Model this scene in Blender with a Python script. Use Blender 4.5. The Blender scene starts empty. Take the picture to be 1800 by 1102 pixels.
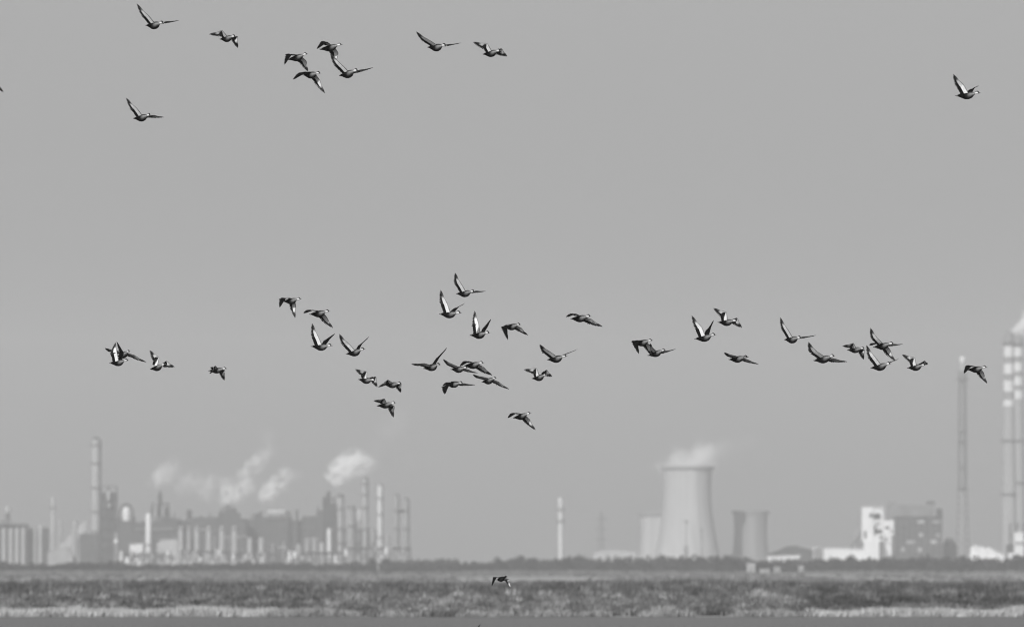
import bpy, math, random
import numpy as np
from mathutils import Vector, Matrix, noise as mnoise

SC = bpy.context.scene
COL = SC.collection
R = math.radians
random.seed(7)
RNG = np.random.default_rng(11)

# ------------------------------------------------------------------ camera, sky, sun, exposure
F_PX = 20000.0            # focal length in pixels of the 1800 px wide photograph (400 mm lens)
EYE = 3.6                 # camera height over the water
HOR = 990.0               # picture row of the horizon
PITCH = math.atan((HOR - 551.0) / F_PX)
SUN_AZ, SUN_EL = 20.0, 26.0          # sun behind the camera's left shoulder

cam_d = bpy.data.cameras.new('camera')
cam = bpy.data.objects.new('camera', cam_d)
COL.objects.link(cam)
cam.location = (0, 0, EYE)
cam.rotation_euler = (math.pi / 2 + PITCH, 0, 0)
cam_d.sensor_width = 36.0
cam_d.lens = F_PX / 1800.0 * 36.0
cam_d.clip_start = 1.0
cam_d.clip_end = 60000.0
cam_d.dof.use_dof = True
cam_d.dof.focus_distance = 238.0
cam_d.dof.aperture_fstop = 3.8
SC.camera = cam

world = bpy.data.worlds.new('World')
SC.world = world
world.use_nodes = True
wn = world.node_tree.nodes
wl = world.node_tree.links
wn.clear()
sky = wn.new('ShaderNodeTexSky')
sky.sky_type = 'NISHITA'
sky.sun_disc = False
sky.sun_elevation = R(SUN_EL)
sky.sun_rotation = R(180 + SUN_AZ)
sky.air_density = 1.0
sky.dust_density = 2.0
sky.ozone_density = 1.0
bw = wn.new('ShaderNodeRGBToBW')
bg = wn.new('ShaderNodeBackground')
bg.inputs['Strength'].default_value = 0.075
wo = wn.new('ShaderNodeOutputWorld')
wl.new(sky.outputs[0], bw.inputs[0])
wl.new(bw.outputs[0], bg.inputs['Color'])
wl.new(bg.outputs[0], wo.inputs['Surface'])

sun_d = bpy.data.lights.new('sun', 'SUN')
sun_d.energy = 4.2
sun_d.angle = R(0.5)
sun_d.color = (1.0, 1.0, 1.0)        # the photograph is black and white
sun = bpy.data.objects.new('sun', sun_d)
COL.objects.link(sun)
to_sun = Vector((-math.sin(R(SUN_AZ)) * math.cos(R(SUN_EL)), -math.cos(R(SUN_AZ)) * math.cos(R(SUN_EL)), math.sin(R(SUN_EL))))
sun.rotation_euler = to_sun.to_track_quat('Z', 'Y').to_euler()
sun.location = (0, 0, 300)

SC.render.engine = 'CYCLES'
SC.view_settings.view_transform = 'Standard'
SC.view_settings.look = 'None'
SC.view_settings.exposure = 0.0
SC.view_settings.gamma = 1.0
SC.view_settings.use_curve_mapping = False
SC.cycles.use_denoising = True
SC.cycles.max_bounces = 12
SC.cycles.volume_bounces = 10
SC.cycles.filter_width = 1.1
SC.cycles.volume_max_steps = 256
SC.cycles.transparent_max_bounces = 8

HAZE_DENSITY = 0.000085
HAZE_ALBEDO = 0.93

# ------------------------------------------------------------------ helpers
def X(px, D): return (px - 900.0) * D / F_PX
def Z(py, D): return EYE + (HOR - py) * D / F_PX

def tag(o, label=None, cat=None, group=None, kind=None):
    if label: o['label'] = label
    if cat: o['category'] = cat
    if group: o['group'] = group
    if kind: o['kind'] = kind
    return o

def mat(name, v, rough=0.85, var=0.18, scale=0.35, spec=0.2, bump=0.0, stretch=(1, 1, 1)):
    m = bpy.data.materials.new(name)
    m.use_nodes = True
    n, l = m.node_tree.nodes, m.node_tree.links
    b = n['Principled BSDF']
    b.inputs['Roughness'].default_value = rough
    b.inputs['Specular IOR Level'].default_value = spec
    tc = n.new('ShaderNodeTexCoord')
    mp = n.new('ShaderNodeMapping')
    mp.inputs['Scale'].default_value = stretch
    l.new(tc.outputs['Object'], mp.inputs['Vector'])
    ns = n.new('ShaderNodeTexNoise')
    ns.inputs['Scale'].default_value = scale
    ns.inputs['Detail'].default_value = 4.0
    l.new(mp.outputs[0], ns.inputs['Vector'])
    mr = n.new('ShaderNodeMapRange')
    mr.inputs['From Min'].default_value = 0.3
    mr.inputs['From Max'].default_value = 0.7
    mr.inputs['To Min'].default_value = v * (1 - var)
    mr.inputs['To Max'].default_value = v * (1 + var)
    l.new(ns.outputs['Fac'], mr.inputs['Value'])
    cb = n.new('ShaderNodeCombineColor')
    for k in range(3): l.new(mr.outputs[0], cb.inputs[k])
    l.new(cb.outputs[0], b.inputs['Base Color'])
    if bump:
        bp = n.new('ShaderNodeBump')
        bp.inputs['Strength'].default_value = bump
        l.new(ns.outputs['Fac'], bp.inputs['Height'])
        l.new(bp.outputs[0], b.inputs['Normal'])
    return m

M = {
    'concrete': mat('concrete', 0.34, 0.9, 0.13, 0.16, stretch=(1, 1, 0.06)),
    'concrete_dark': mat('concrete_dark', 0.2, 0.9, 0.15, 0.06),
    'concrete_dull': mat('dull_concrete', 0.27, 0.9, 0.13, 0.16, stretch=(1, 1, 0.06)),
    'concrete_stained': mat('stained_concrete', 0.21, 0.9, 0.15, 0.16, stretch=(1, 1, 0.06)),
    'pale_paint': mat('pale_paint', 0.46, 0.8, 0.1, 0.2),
    'silver': mat('aluminium_cladding', 0.33, 0.7, 0.12, 0.25, stretch=(1, 1, 0.3)),
    'silver_bright': mat('bright_cladding', 0.62, 0.7, 0.10, 0.25, stretch=(1, 1, 0.3)),
    'silver_dull': mat('dull_cladding', 0.26, 0.75, 0.15, 0.25, stretch=(1, 1, 0.3)),
    'steel': mat('dark_steel', 0.05, 0.8, 0.3, 0.3),
    'steel_mid': mat('painted_steel', 0.13, 0.8, 0.25, 0.3),
    'clad_dark': mat('dark_sheet_cladding', 0.06, 0.85, 0.25, 0.15),
    'clad_mid': mat('grey_sheet_cladding', 0.16, 0.85, 0.2, 0.15),
    'white': mat('white_sheet_cladding', 0.6, 0.7, 0.05, 0.2),
    'offwhite': mat('offwhite_render', 0.58, 0.8, 0.10, 0.2),
    'red_band': mat('weathered_band_paint', 0.20, 0.8, 0.12, 0.2),
    'white_band': mat('white_band_paint', 0.56, 0.8, 0.06, 0.2),
    'glass': mat('dark_window_glass', 0.04, 0.25, 0.1, 0.3, spec=0.5),
    'bark': mat('bark', 0.08, 0.95, 0.3, 2.0),
}

class MB:
    """Collects shapes and links them as one mesh object."""
    def __init__(s): s.v, s.f = [], []
    def quad_prism(s, lo, hi):
        i = len(s.v); s.v += lo + hi; n = len(lo)
        s.f += [tuple(i + k for k in reversed(range(n))), tuple(i + n + k for k in range(n))]
        s.f += [(i + k, i + (k + 1) % n, i + n + (k + 1) % n, i + n + k) for k in range(n)]
        return s
    def box(s, x0, x1, y0, y1, z0, z1):
        return s.quad_prism([(x0, y0, z0), (x1, y0, z0), (x1, y1, z0), (x0, y1, z0)], [(x0, y0, z1), (x1, y0, z1), (x1, y1, z1), (x0, y1, z1)])
    def profile(s, x, y, pts, n=20, flat0=True, flat1=True):
        """lathe: pts = [(radius, z), ...] bottom to top"""
        i = len(s.v)
        for r, z in pts:
            for k in range(n):
                a = 2 * math.pi * k / n
                s.v.append((x + r * math.cos(a), y + r * math.sin(a), z))
        for j in range(len(pts) - 1):
            for k in range(n):
                s.f.append((i + j * n + k, i + j * n + (k + 1) % n, i + (j + 1) * n + (k + 1) % n, i + (j + 1) * n + k))
        if flat0: s.f.append(tuple(i + k for k in reversed(range(n))))
        if flat1: s.f.append(tuple(i + (len(pts) - 1) * n + k for k in range(n)))
        return s
    def ring(s, x, y, r0, r1, z0, z1, n=20):
        pts = [(r0, z0), (r1, z0), (r1, z1), (r0, z1), (r0, z0)]
        i = len(s.v)
        for r, z in pts[:4]:
            for k in range(n):
                a = 2 * math.pi * k / n
                s.v.append((x + r * math.cos(a), y + r * math.sin(a), z))
        for j in range(4):
            for k in range(n):
                s.f.append((i + j * n + k, i + j * n + (k + 1) % n, i + ((j + 1) % 4) * n + (k + 1) % n, i + ((j + 1) % 4) * n + k))
        return s
    def bar(s, p, q, r, n=6):
        p, q = Vector(p), Vector(q); d = (q - p)
        if d.length < 1e-6: return s
        d.normalize(); u = d.orthogonal().normalized(); w = d.cross(u)
        lo = [tuple(p + r * (math.cos(2 * math.pi * k / n) * u + math.sin(2 * math.pi * k / n) * w)) for k in range(n)]
        hi = [tuple(q + r * (math.cos(2 * math.pi * k / n) * u + math.sin(2 * math.pi * k / n) * w)) for k in range(n)]
        return s.quad_prism(lo, hi)
    def build(s, name, m, parent=None, smooth=False):
        me = bpy.data.meshes.new(name)
        me.from_pydata(s.v, [], s.f)
        me.validate()
        if smooth:
            me.shade_smooth()
            me.set_sharp_from_angle(angle=R(40))
        o = bpy.data.objects.new(name, me)
        COL.objects.link(o)
        if m: me.materials.append(M[m] if isinstance(m, str) else m)
        if parent: o.parent = parent
        return o

class Thing:
    """An Empty on the ground below picture column px at distance D; x() and z() turn picture pixels into its local metres."""
    def __init__(s, name, label, cat, px, D, group=None):
        s.px, s.D, s.k = px, D, D / F_PX
        s.o = bpy.data.objects.new(name, None)
        s.o.empty_display_size = 2
        s.o.location = (X(px, D), D, 0)
        COL.objects.link(s.o)
        tag(s.o, label, cat, group, 'thing')
    def x(s, px): return (px - s.px) * s.k
    def z(s, py): return Z(py, s.D)
    def part(s, name, mb, m, smooth=False, parent=None): return mb.build(name, m, parent or s.o, smooth)

# ------------------------------------------------------------------ haze (the air between the camera and the far shore)
hz = bpy.data.materials.new('haze_air')
hz.use_nodes = True
hn, hl = hz.node_tree.nodes, hz.node_tree.links
hn.clear()
pv = hn.new('ShaderNodeVolumePrincipled')
pv.inputs['Color'].default_value = (HAZE_ALBEDO, HAZE_ALBEDO, HAZE_ALBEDO, 1)
pv.inputs['Density'].default_value = HAZE_DENSITY
pv.inputs['Anisotropy'].default_value = 0.0
ho = hn.new('ShaderNodeOutputMaterial')
hl.new(pv.outputs[0], ho.inputs['Volume'])
haze = MB().box(-2600, 2600, -400, 13500, -1.6, 270).build('haze', hz)
tag(haze, 'thin pale haze lying over the whole marsh and shore', 'haze', kind='stuff')
# ------------------------------------------------------------------ setting: water, marsh ground, far field
SHORE = 772.0
def grid(name, x0, x1, y0, y1, nx, ny, zf, m, kind='structure'):
    xs = np.linspace(x0, x1, nx + 1); ys = np.linspace(y0, y1, ny + 1)
    v = [(x, y, zf(x, y)) for y in ys for x in xs]
    f = [(j * (nx + 1) + i, j * (nx + 1) + i + 1, (j + 1) * (nx + 1) + i + 1, (j + 1) * (nx + 1) + i) for j in range(ny) for i in range(nx)]
    mb = MB(); mb.v = v; mb.f = f
    o = mb.build(name, m, smooth=True)
    o['kind'] = kind
    return o

def ground_mat():
    m = bpy.data.materials.new('dry_marsh_ground')
    m.use_nodes = True
    n, l = m.node_tree.nodes, m.node_tree.links
    b = n['Principled BSDF']; b.inputs['Roughness'].default_value = 1.0; b.inputs['Specular IOR Level'].default_value = 0.05
    tc = n.new('ShaderNodeTexCoord')
    def nz(sx, sy, scale, det):
        mp = n.new('ShaderNodeMapping'); mp.inputs['Scale'].default_value = (sx, sy, 1)
        l.new(tc.outputs['Object'], mp.inputs['Vector'])
        t = n.new('ShaderNodeTexNoise'); t.inputs['Scale'].default_value = scale; t.inputs['Detail'].default_value = det
        l.new(mp.outputs[0], t.inputs['Vector']); return t
    a = nz(1, 0.12, 0.012, 5)       # long strips of greener and paler growth
    c = nz(1, 0.25, 0.15, 6)
    mx = n.new('ShaderNodeMix'); mx.data_type = 'FLOAT'; mx.inputs[0].default_value = 0.35
    l.new(a.outputs['Fac'], mx.inputs[2]); l.new(c.outputs['Fac'], mx.inputs[3])
    cr = n.new('ShaderNodeValToRGB')
    e = cr.color_ramp.elements
    e[0].position = 0.36; e[0].color = (0.16, 0.16, 0.16, 1)
    e[1].position = 0.60; e[1].color = (0.47, 0.47, 0.47, 1)
    k = e.new(0.47); k.color = (0.36, 0.36, 0.36, 1)
    # the near meadow is drier and paler than the land below the trees
    sp = n.new('ShaderNodeSeparateXYZ'); l.new(tc.outputs['Object'], sp.inputs[0])
    yr = n.new('ShaderNodeMapRange'); yr.inputs['From Min'].default_value = 2500; yr.inputs['From Max'].default_value = 4000
    yr.inputs['To Min'].default_value = 0.06; yr.inputs['To Max'].default_value = -0.09
    l.new(sp.outputs['Y'], yr.inputs['Value'])
    ad = n.new('ShaderNodeMath'); ad.operation = 'ADD'; l.new(mx.outputs[0], ad.inputs[0]); l.new(yr.outputs[0], ad.inputs[1])
    l.new(ad.outputs[0], cr.inputs[0]); l.new(cr.outputs[0], b.inputs['Base Color'])
    return m
M['ground'] = ground_mat()

def land_z(x, y):
    if y < SHORE - 2: return -0.6
    t = min(1.0, max(0.0, (y - SHORE + 2) / 6.0))
    return -0.6 + t * 0.62
ys = [SHORE - 60, SHORE - 8, SHORE - 2, SHORE, SHORE + 2, SHORE + 4, SHORE + 10, SHORE + 60, 1100, 1600, 2400, 3600, 5400, 8000, 13000]
xs = np.linspace(-2500, 2500, 41)
mb = MB()
for y in ys:
    for x in xs: mb.v.append((x, y, land_z(x, y)))
nx = len(xs)
for j in range(len(ys) - 1):
    for i in range(nx - 1): mb.f.append((j * nx + i, j * nx + i + 1, (j + 1) * nx + i + 1, (j + 1) * nx + i))
g = mb.build('ground', 'ground', smooth=True); g['kind'] = 'structure'

wm = bpy.data.materials.new('lagoon_water')
wm.use_nodes = True
n, l = wm.node_tree.nodes, wm.node_tree.links
b = n['Principled BSDF']
b.inputs['Base Color'].default_value = (0.04, 0.04, 0.04, 1)
b.inputs['Roughness'].default_value = 0.22
b.inputs['IOR'].default_value = 1.33
tc = n.new('ShaderNodeTexCoord'); mp = n.new('ShaderNodeMapping'); mp.inputs['Scale'].default_value = (0.5, 1.4, 1)
nt = n.new('ShaderNodeTexNoise'); nt.inputs['Scale'].default_value = 1.1; nt.inputs['Detail'].default_value = 5
bp = n.new('ShaderNodeBump'); bp.inputs['Strength'].default_value = 0.9; bp.inputs['Distance'].default_value = 0.25
l.new(tc.outputs['Object'], mp.inputs['Vector']); l.new(mp.outputs[0], nt.inputs['Vector'])
l.new(nt.outputs['Fac'], bp.inputs['Height']); l.new(bp.outputs[0], b.inputs['Normal'])
M['water'] = wm
grid('water', -900, 900, -350, SHORE + 1.5, 12, 12, lambda x, y: 0.0 - 0.004, 'water')

# ------------------------------------------------------------------ reeds: thousands of blades, one mass
def blades(name, pts, hts, cols, nb, spread, width, lean, label, cat):
    """pts (N,3) tuft feet, hts (N,), cols (N,), nb blades per tuft; every blade is a tapered two-face leaf"""
    N = len(pts); T = N * nb
    base = np.repeat(pts, nb, 0) + np.c_[RNG.normal(0, spread, (T, 2)), np.zeros(T)]
    h = np.repeat(hts, nb) * RNG.uniform(0.65, 1.12, T)
    a = RNG.uniform(0, 2 * math.pi, T)
    w = width * RNG.uniform(0.6, 1.4, T)
    side = np.c_[np.cos(a), np.sin(a), np.zeros(T)] * w[:, None]
    ln = np.c_[RNG.normal(0.05, lean, T), RNG.normal(0, lean, T), np.zeros(T)] * h[:, None]
    mid = base + ln * 0.35 + np.c_[np.zeros((T, 2)), h * 0.55]
    tip = base + ln + np.c_[np.zeros((T, 2)), h]
    v = np.stack([base - side * .6, base + side * .6, mid + side, mid - side, tip], 1).reshape(-1, 3)
    i = np.arange(T)[:, None] * 5
    loops = np.concatenate([i + [[0, 1, 2, 3]], i + [[3, 2, 4]]], 1).ravel()
    starts = (np.arange(T)[:, None] * 7 + [[0, 4]]).ravel()
    me = bpy.data.meshes.new(name)
    me.vertices.add(len(v)); me.vertices.foreach_set('co', v.ravel().astype(np.float32))
    me.loops.add(len(loops)); me.loops.foreach_set('vertex_index', loops.astype(np.int32))
    me.polygons.add(len(starts)); me.polygons.foreach_set('loop_start', starts.astype(np.int32))
    me.update(calc_edges=True); me.validate()
    c = np.repeat(np.repeat(cols, nb) * RNG.uniform(0.75, 1.25, T), 5)
    at = me.color_attributes.new('tone', 'FLOAT_COLOR', 'POINT')
    at.data.foreach_set('color', np.c_[c, c, c, np.ones_like(c)].ravel().astype(np.float32))
    o = bpy.data.objects.new(name, me); COL.objects.link(o)
    me.materials.append(M['leaf'])
    tag(o, label, cat, kind='stuff')
    return o

lm_ = bpy.data.materials.new('plant_tone')
lm_.use_nodes = True
n, l = lm_.node_tree.nodes, lm_.node_tree.links
b = n['Principled BSDF']; b.inputs['Roughness'].default_value = 0.9; b.inputs['Specular IOR Level'].default_value = 0.1
at = n.new('ShaderNodeVertexColor'); at.layer_name = 'tone'
l.new(at.outputs['Color'], b.inputs['Base Color'])
M['leaf'] = lm_

def fbm(x, y, s, seed): return mnoise.fractal(Vector((x * s + seed, y * s * 0.6, seed * 1.7)), 1.0, 2.0, 4)

# reed bed between the water's edge and about 1390 m
FAR = 1392.0
P, H, C = [], [], []
for _ in range(12500):            # clumps, each with its own height and tone
    y = SHORE + 3 + (FAR - SHORE - 3) * random.random() ** 1.35
    x = random.uniform(-1, 1) * (0.047 * y + 6)
    t = (y - SHORE) / (FAR - SHORE)
    px = 900 + x / y * F_PX
    if y < SHORE + 4 + 3 * fbm(x, 0, 0.1, 3) + (9 if px < 500 or px > 1420 else 0): continue
    g1 = fbm(x * .5, y * .012, 1.0, 1.0); g2 = fbm(x * .07, y * .015, 1.0, 5.0)
    mot = max(0.0, min(1.0, (px - 520) / 160)) * max(0.0, min(1.0, (1480 - px) / 120))
    h = 1.32 * min(1.0, 0.42 + 1.5 * t) * (1.0 + 0.14 * g1 + 0.10 * fbm(x * .12, 0, 1.0, 12)) * random.uniform(.72, 1.25)
    tone = (0.096 + 0.025 * g2 + 0.04 * g1) * math.exp(random.gauss(0, .55))
    if t > 0.34: tone *= .82
    else: tone += (0.02 + 0.05 * max(0, g1 + .10)) * mot * (1.5 - 3 * t)
    if px > 1420 and 0.07 < t < 0.22: tone *= 0.62
    r_ = random.uniform(.18, .42)
    for q in range(8):
        P.append((x + random.gauss(0, r_), y + random.gauss(0, r_ * 3), 0.0)); H.append(max(.25, h * random.uniform(.85, 1.1))); C.append(min(.45, max(0.018, tone)))
blades('reed_bed', np.array(P), np.array(H), np.array(C), 6, 0.12, 0.07, 0.2, 'broad mottled band of dark reeds standing along the shore', 'reeds')

# pale dry grass fringe on the waterline
P, H, C = [], [], []
for _ in range(22000):
    x = random.uniform(-52, 52)
    px = 900 + x / SHORE * F_PX
    full = px < 480 or px > 1420
    part = 480 <= px < 600
    gq = fbm(x, 0, 0.25, 9)
    if not full and (not part) and gq < 0.02: continue
    y = SHORE + 1.5 + random.random() * (16 if full else 7) + 1.5 * gq
    if random.random() < .15 - .6 * gq: continue
    P.append((x, y, -0.05)); H.append((0.54 if full else 0.42) * random.uniform(0.55, 1.25) * (1 + .5 * gq)); C.append(random.uniform(0.34, 0.46) if full else random.uniform(0.2, 0.34))
blades('dry_grass', np.array(P), np.array(H), np.array(C), 7, 0.3, 0.03, 0.5, 'pale strip of low dry grass along the waterline', 'grass')

# rough grass and sedge tussocks on the field behind the reeds
P, H, C = [], [], []
for _ in range(16000):
    y = 1800 + 2750 * random.random() ** .8
    x = random.uniform(-1, 1) * (0.047 * y + 6)
    g1 = fbm(x * .02, y * .002, 1.0, 2.0)
    if g1 + random.uniform(-.35, .35) < (.12 if y < 3000 else -.12): continue
    P.append((x, y, 0.0)); H.append(random.uniform(.25, .75) * (1 + y / 6000)); C.append(random.uniform(.07, .22))
blades('tussocks', np.array(P), np.array(H), np.array(C), 8, 0.5, 0.10, 0.35, 'scattered rough tussocks over the pale field behind the reeds', 'grass')

# ------------------------------------------------------------------ far tree belt and the trees that can be told apart
def crown_pts(cx, cy, cz, rx, ry, rz, n, rs):
    """points spread through a lumpy crown: clumps on a shell, leaves round each clump"""
    out = []
    nc = max(5, n // 22)
    for k in range(nc):
        a = rs.uniform(0, 2 * math.pi); u = rs.uniform(-0.95, 1.0); rr = rs.uniform(0.45, 0.95)
        q = math.sqrt(max(0, 1 - u * u))
        c = (cx + rx * rr * q * math.cos(a), cy + ry * rr * q * math.sin(a), cz + rz * rr * u)
        for _ in range(n // nc):
            out.append((c[0] + rs.gauss(0, rx * .17), c[1] + rs.gauss(0, ry * .17), c[2] + rs.gauss(0, rz * .15)))
    return out

def leaf_mesh(name, pts, size, tones, parent=None):
    pts = np.array(pts, dtype=float); N = len(pts)
    u = RNG.normal(size=(N, 3)); u /= np.linalg.norm(u, axis=1)[:, None]
    w = np.cross(u, RNG.normal(size=(N, 3))); w /= np.linalg.norm(w, axis=1)[:, None]
    s = size * RNG.uniform(0.6, 1.4, N)[:, None]
    v = np.stack([pts - u * s, pts + w * s * .6, pts + u * s, pts - w * s * .6], 1).reshape(-1, 3)
    v[:, 2] = np.maximum(v[:, 2], 0.02)
    me = bpy.data.meshes.new(name)
    me.vertices.add(len(v)); me.vertices.foreach_set('co', v.ravel().astype(np.float32))
    me.loops.add(4 * N); me.loops.foreach_set('vertex_index', np.arange(4 * N, dtype=np.int32))
    me.polygons.add(N); me.polygons.foreach_set('loop_start', np.arange(0, 4 * N, 4, dtype=np.int32))
    me.update(calc_edges=True); me.validate()
    c = np.repeat(np.array(tones), 4)
    at = me.color_attributes.new('tone', 'FLOAT_COLOR', 'POINT')
    at.data.foreach_set('color', np.c_[c, c, c, np.ones_like(c)].ravel().astype(np.float32))
    o = bpy.data.objects.new(name, me); COL.objects.link(o)
    me.materials.append(M['leaf'])
    if parent: o.parent = parent
    return o

TREE_D = 4650.0
PROF = [(-120, 987), (0, 988), (60, 991), (150, 990), (300, 991), (420, 989), (480, 988), (600, 989), (680, 984), (810, 986), (850, 990), (870, 984), (960, 983), (1000, 979), (1060, 981), (1110, 978), (1200, 977), (1300, 979), (1340, 984), (1420, 985), (1460, 979), (1540, 979), (1600, 980), (1700, 979), (1800, 977), (1920, 977)]
def top_of(px):
    for (a, ya), (b_, yb) in zip(PROF, PROF[1:]):
        if a <= px <= b_: return ya + (yb - ya) * (px - a) / (b_ - a)
    return 985
pts, tones = [], []
tr = MB()
px = -120.0
while px < 1920:
    for row in range(2):
        p = px + random.uniform(-6, 6)
        D = TREE_D + row * 26 + random.uniform(-8, 8)
        top = Z(top_of(p) + random.uniform(-2.0, 3.0) - (random.uniform(2, 5) if random.random() < .12 else 0) + (3 if row == 0 else 0), D)
        top = max(2.4, top)
        w = random.uniform(2.2, 4.2)
        x0 = X(p, D)
        cp = crown_pts(x0, D, top * 0.5, w, w, top * 0.52, 260, random)
        tn = random.uniform(0.018, 0.045)
        pts += cp; tones += [max(0.015, tn * random.uniform(0.6, 1.4)) for _ in cp]
        tr.profile(x0, D, [(0.16, -0.05), (0.12, top * .4), (0.05, top * .75)], 5)
    px += random.uniform(7, 12)
px = -120.0
while px < 1920:            # low scrub under the trees, down to the field
    D = TREE_D - 40 + random.uniform(-25, 25); h = random.uniform(1.6, 3.0)
    cp = crown_pts(X(px, D), D, h * .42, 2.2, 2.0, h * .5, 120, random)
    tn = random.uniform(0.016, 0.04)
    pts += cp; tones += [tn * random.uniform(0.6, 1.4) for _ in cp]
    px += random.uniform(4, 8)
belt = leaf_mesh('tree_belt', pts, 0.5, tones)
tag(belt, 'long dark belt of low trees and scrub before the factories', 'trees', kind='stuff')
tk = tr.build('trunks', 'bark', belt); tk['kind'] = 'stuff'

def tree(px, ytop, wpx, D, label, tone, n=420):
    t = Thing('tree', label, 'tree', px, D, 'rounded trees before the tree belt')
    h = t.z(ytop); w = wpx * t.k / 2
    mb = MB().profile(0, 0, [(0.24, -0.05), (0.17, h * .35), (0.06, h * .8)], 7)
    for k in range(4):
        a = k * 1.7 + px
        mb.bar((0, 0, h * (.25 + .08 * k)), (w * .55 * math.cos(a), w * .4 * math.sin(a), h * (.55 + .08 * k)), 0.07, 5)
    t.part('trunk', mb, 'bark')
    cp = crown_pts(0, 0, h * .57, w, min(w, 4.5), h * .43, n, random)
    leaf_mesh('crown', cp, 0.4, [max(.015, tone * random.uniform(.6, 1.4)) for _ in cp], t.o)
for a in [
    (735, 980, 62, 4570, 'wide rounded tree just right of the tall column group', 0.05),
    (783, 979, 58, 4555, 'second rounded tree right of the column group, lower towards its right', 0.05),
    (873, 978, 24, 4560, 'small dark tree left of the rounded tree by the white slim chimney', 0.045),
    (914, 977, 38, 4550, 'rounded tree with a domed top left of the white slim chimney', 0.05),
    (957, 981, 40, 4560, 'low rounded tree touching the foot of the white slim chimney', 0.05),
    (1032, 977, 52, 4565, 'bushy tree right of the white slim chimney, below the faint mast', 0.055),
    (1164, 974, 22, 4550, 'small tree peaking before the left foot of the largest cooling tower', 0.045),
    (1795, 979, 34, 4530, 'dark tree at the right picture edge below the twin chimneys', 0.03),
    (25, 990, 70, 4500, 'low dark spreading tree at the left picture edge before the silos', 0.03),
    (100, 991, 80, 4500, 'low dark spreading tree below the inclined conveyor', 0.03)]:
    tree(*a)

def shrub(px, base, wpx, hpx, label, tone):
    D = EYE * F_PX / (base - HOR)
    t = Thing('shrub', label, 'shrub', px, D, 'shrubs on the pale field')
    h = hpx * t.k; w = wpx * t.k / 2
    mb = MB()
    for k in range(5):
        mb.bar((0, 0, -.03), (w * .5 * math.cos(k * 1.3), w * .5 * math.sin(k * 1.3), h * .7), 0.03, 5)
    t.part('stem', mb, 'bark')
    cp = crown_pts(0, 0, h * .5, w, w * .7, h * .45, 160, random)
    leaf_mesh('foliage', cp, 0.16, [max(.015, tone * random.uniform(.6, 1.4)) for _ in cp], t.o)
for a in [
    (18, 1019, 16, 9, 'dark shrub on the pale field nearest the left picture edge', 0.05),
    (33, 1016, 10, 6, 'small shrub just right of the leftmost shrub on the field', 0.06),
    (127, 1014, 12, 5, 'low shrub on the field below the leaning conveyor', 0.08),
    (190, 1014, 10, 6, 'small round shrub on the field below the tall left column', 0.07),
    (377, 1012, 14, 6, 'lone shrub on the field below the row of pale silos', 0.07),
    (664, 1010, 8, 6, 'small shrub on the field below the tallest column of the right-hand group', 0.08),
    (1342, 1014, 12, 6, 'shrub on the field below the small right cooling tower', 0.07),
    (1410, 1014, 14, 7, 'darker shrub on the field below the dark mound roof', 0.05),
    (1630, 1013, 34, 6, 'long low dark shrub on the field below the grey boiler house', 0.06),
    (1474, 1013, 16, 5, 'low shrub on the field below the white long roof', 0.08)]:
    shrub(*a)
# ------------------------------------------------------------------ factories: builders
def column(px, ytop, wpx, D, label, m='silver', name='process_column', cat='column', group=None, platforms=(), riser=True, dome=True, skirt=True, capm=None):
    t = Thing(name, label, cat, px, D, group)
    r = wpx * t.k / 2; H = t.z(ytop)
    h1 = H - (r * 0.7 if dome else 0)
    z0 = 4.0 if skirt else -0.05
    pts = [(r, z0), (r, h1)]
    t.part('shell', MB().profile(0, 0, pts, 20, True, True), m, True)
    if dome: t.part('dome', MB().profile(0, 0, [(r * .995, h1 + .004), (r * .86, h1 + r * .36), (r * .5, h1 + r * .6), (r * .12, h1 + r * .7)], 20), capm or m, True)
    if skirt: t.part('skirt', MB().profile(0, 0, [(r * 1.25, -0.05), (r * 1.02, z0 - .004)], 20), 'concrete_dark')
    for yp in platforms:
        zp = t.z(yp)
        pl = t.part('platform', MB().ring(0, 0, r + .01, r + 1.15, zp, zp + .25), 'steel')
        rail = MB().ring(0, 0, r + 1.06, r + 1.14, zp + 1.15, zp + 1.24)
        for k in range(10):
            a = 2 * math.pi * k / 10
            rail.bar(((r + 1.1) * math.cos(a), (r + 1.1) * math.sin(a), zp + .25), ((r + 1.1) * math.cos(a), (r + 1.1) * math.sin(a), zp + 1.2), .05, 5)
        rail.build('railing', M['steel'], pl)
    if riser:
        rp = max(.28, r * .22)
        t.part('riser_pipe', MB().bar((r + rp + .15, -.2, -.05), (r + rp + .15, -.2, h1 - r * .3), rp, 8).bar((r + rp + .15, -.2, h1 - r * .3), (r * .3, 0, H - r * .05), rp, 8), 'steel', True)
        lad = MB()
        for s in (-.22, .22): lad.bar((s, -r - .18, 1), (s, -r - .18, h1), .05, 4)
        for k in range(int(h1 / 1.2)): lad.bar((-.22, -r - .18, 1.2 + k * 1.2), (.22, -r - .18, 1.2 + k * 1.2), .03, 4)
        t.part('ladder', lad, 'steel')
    return t

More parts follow.
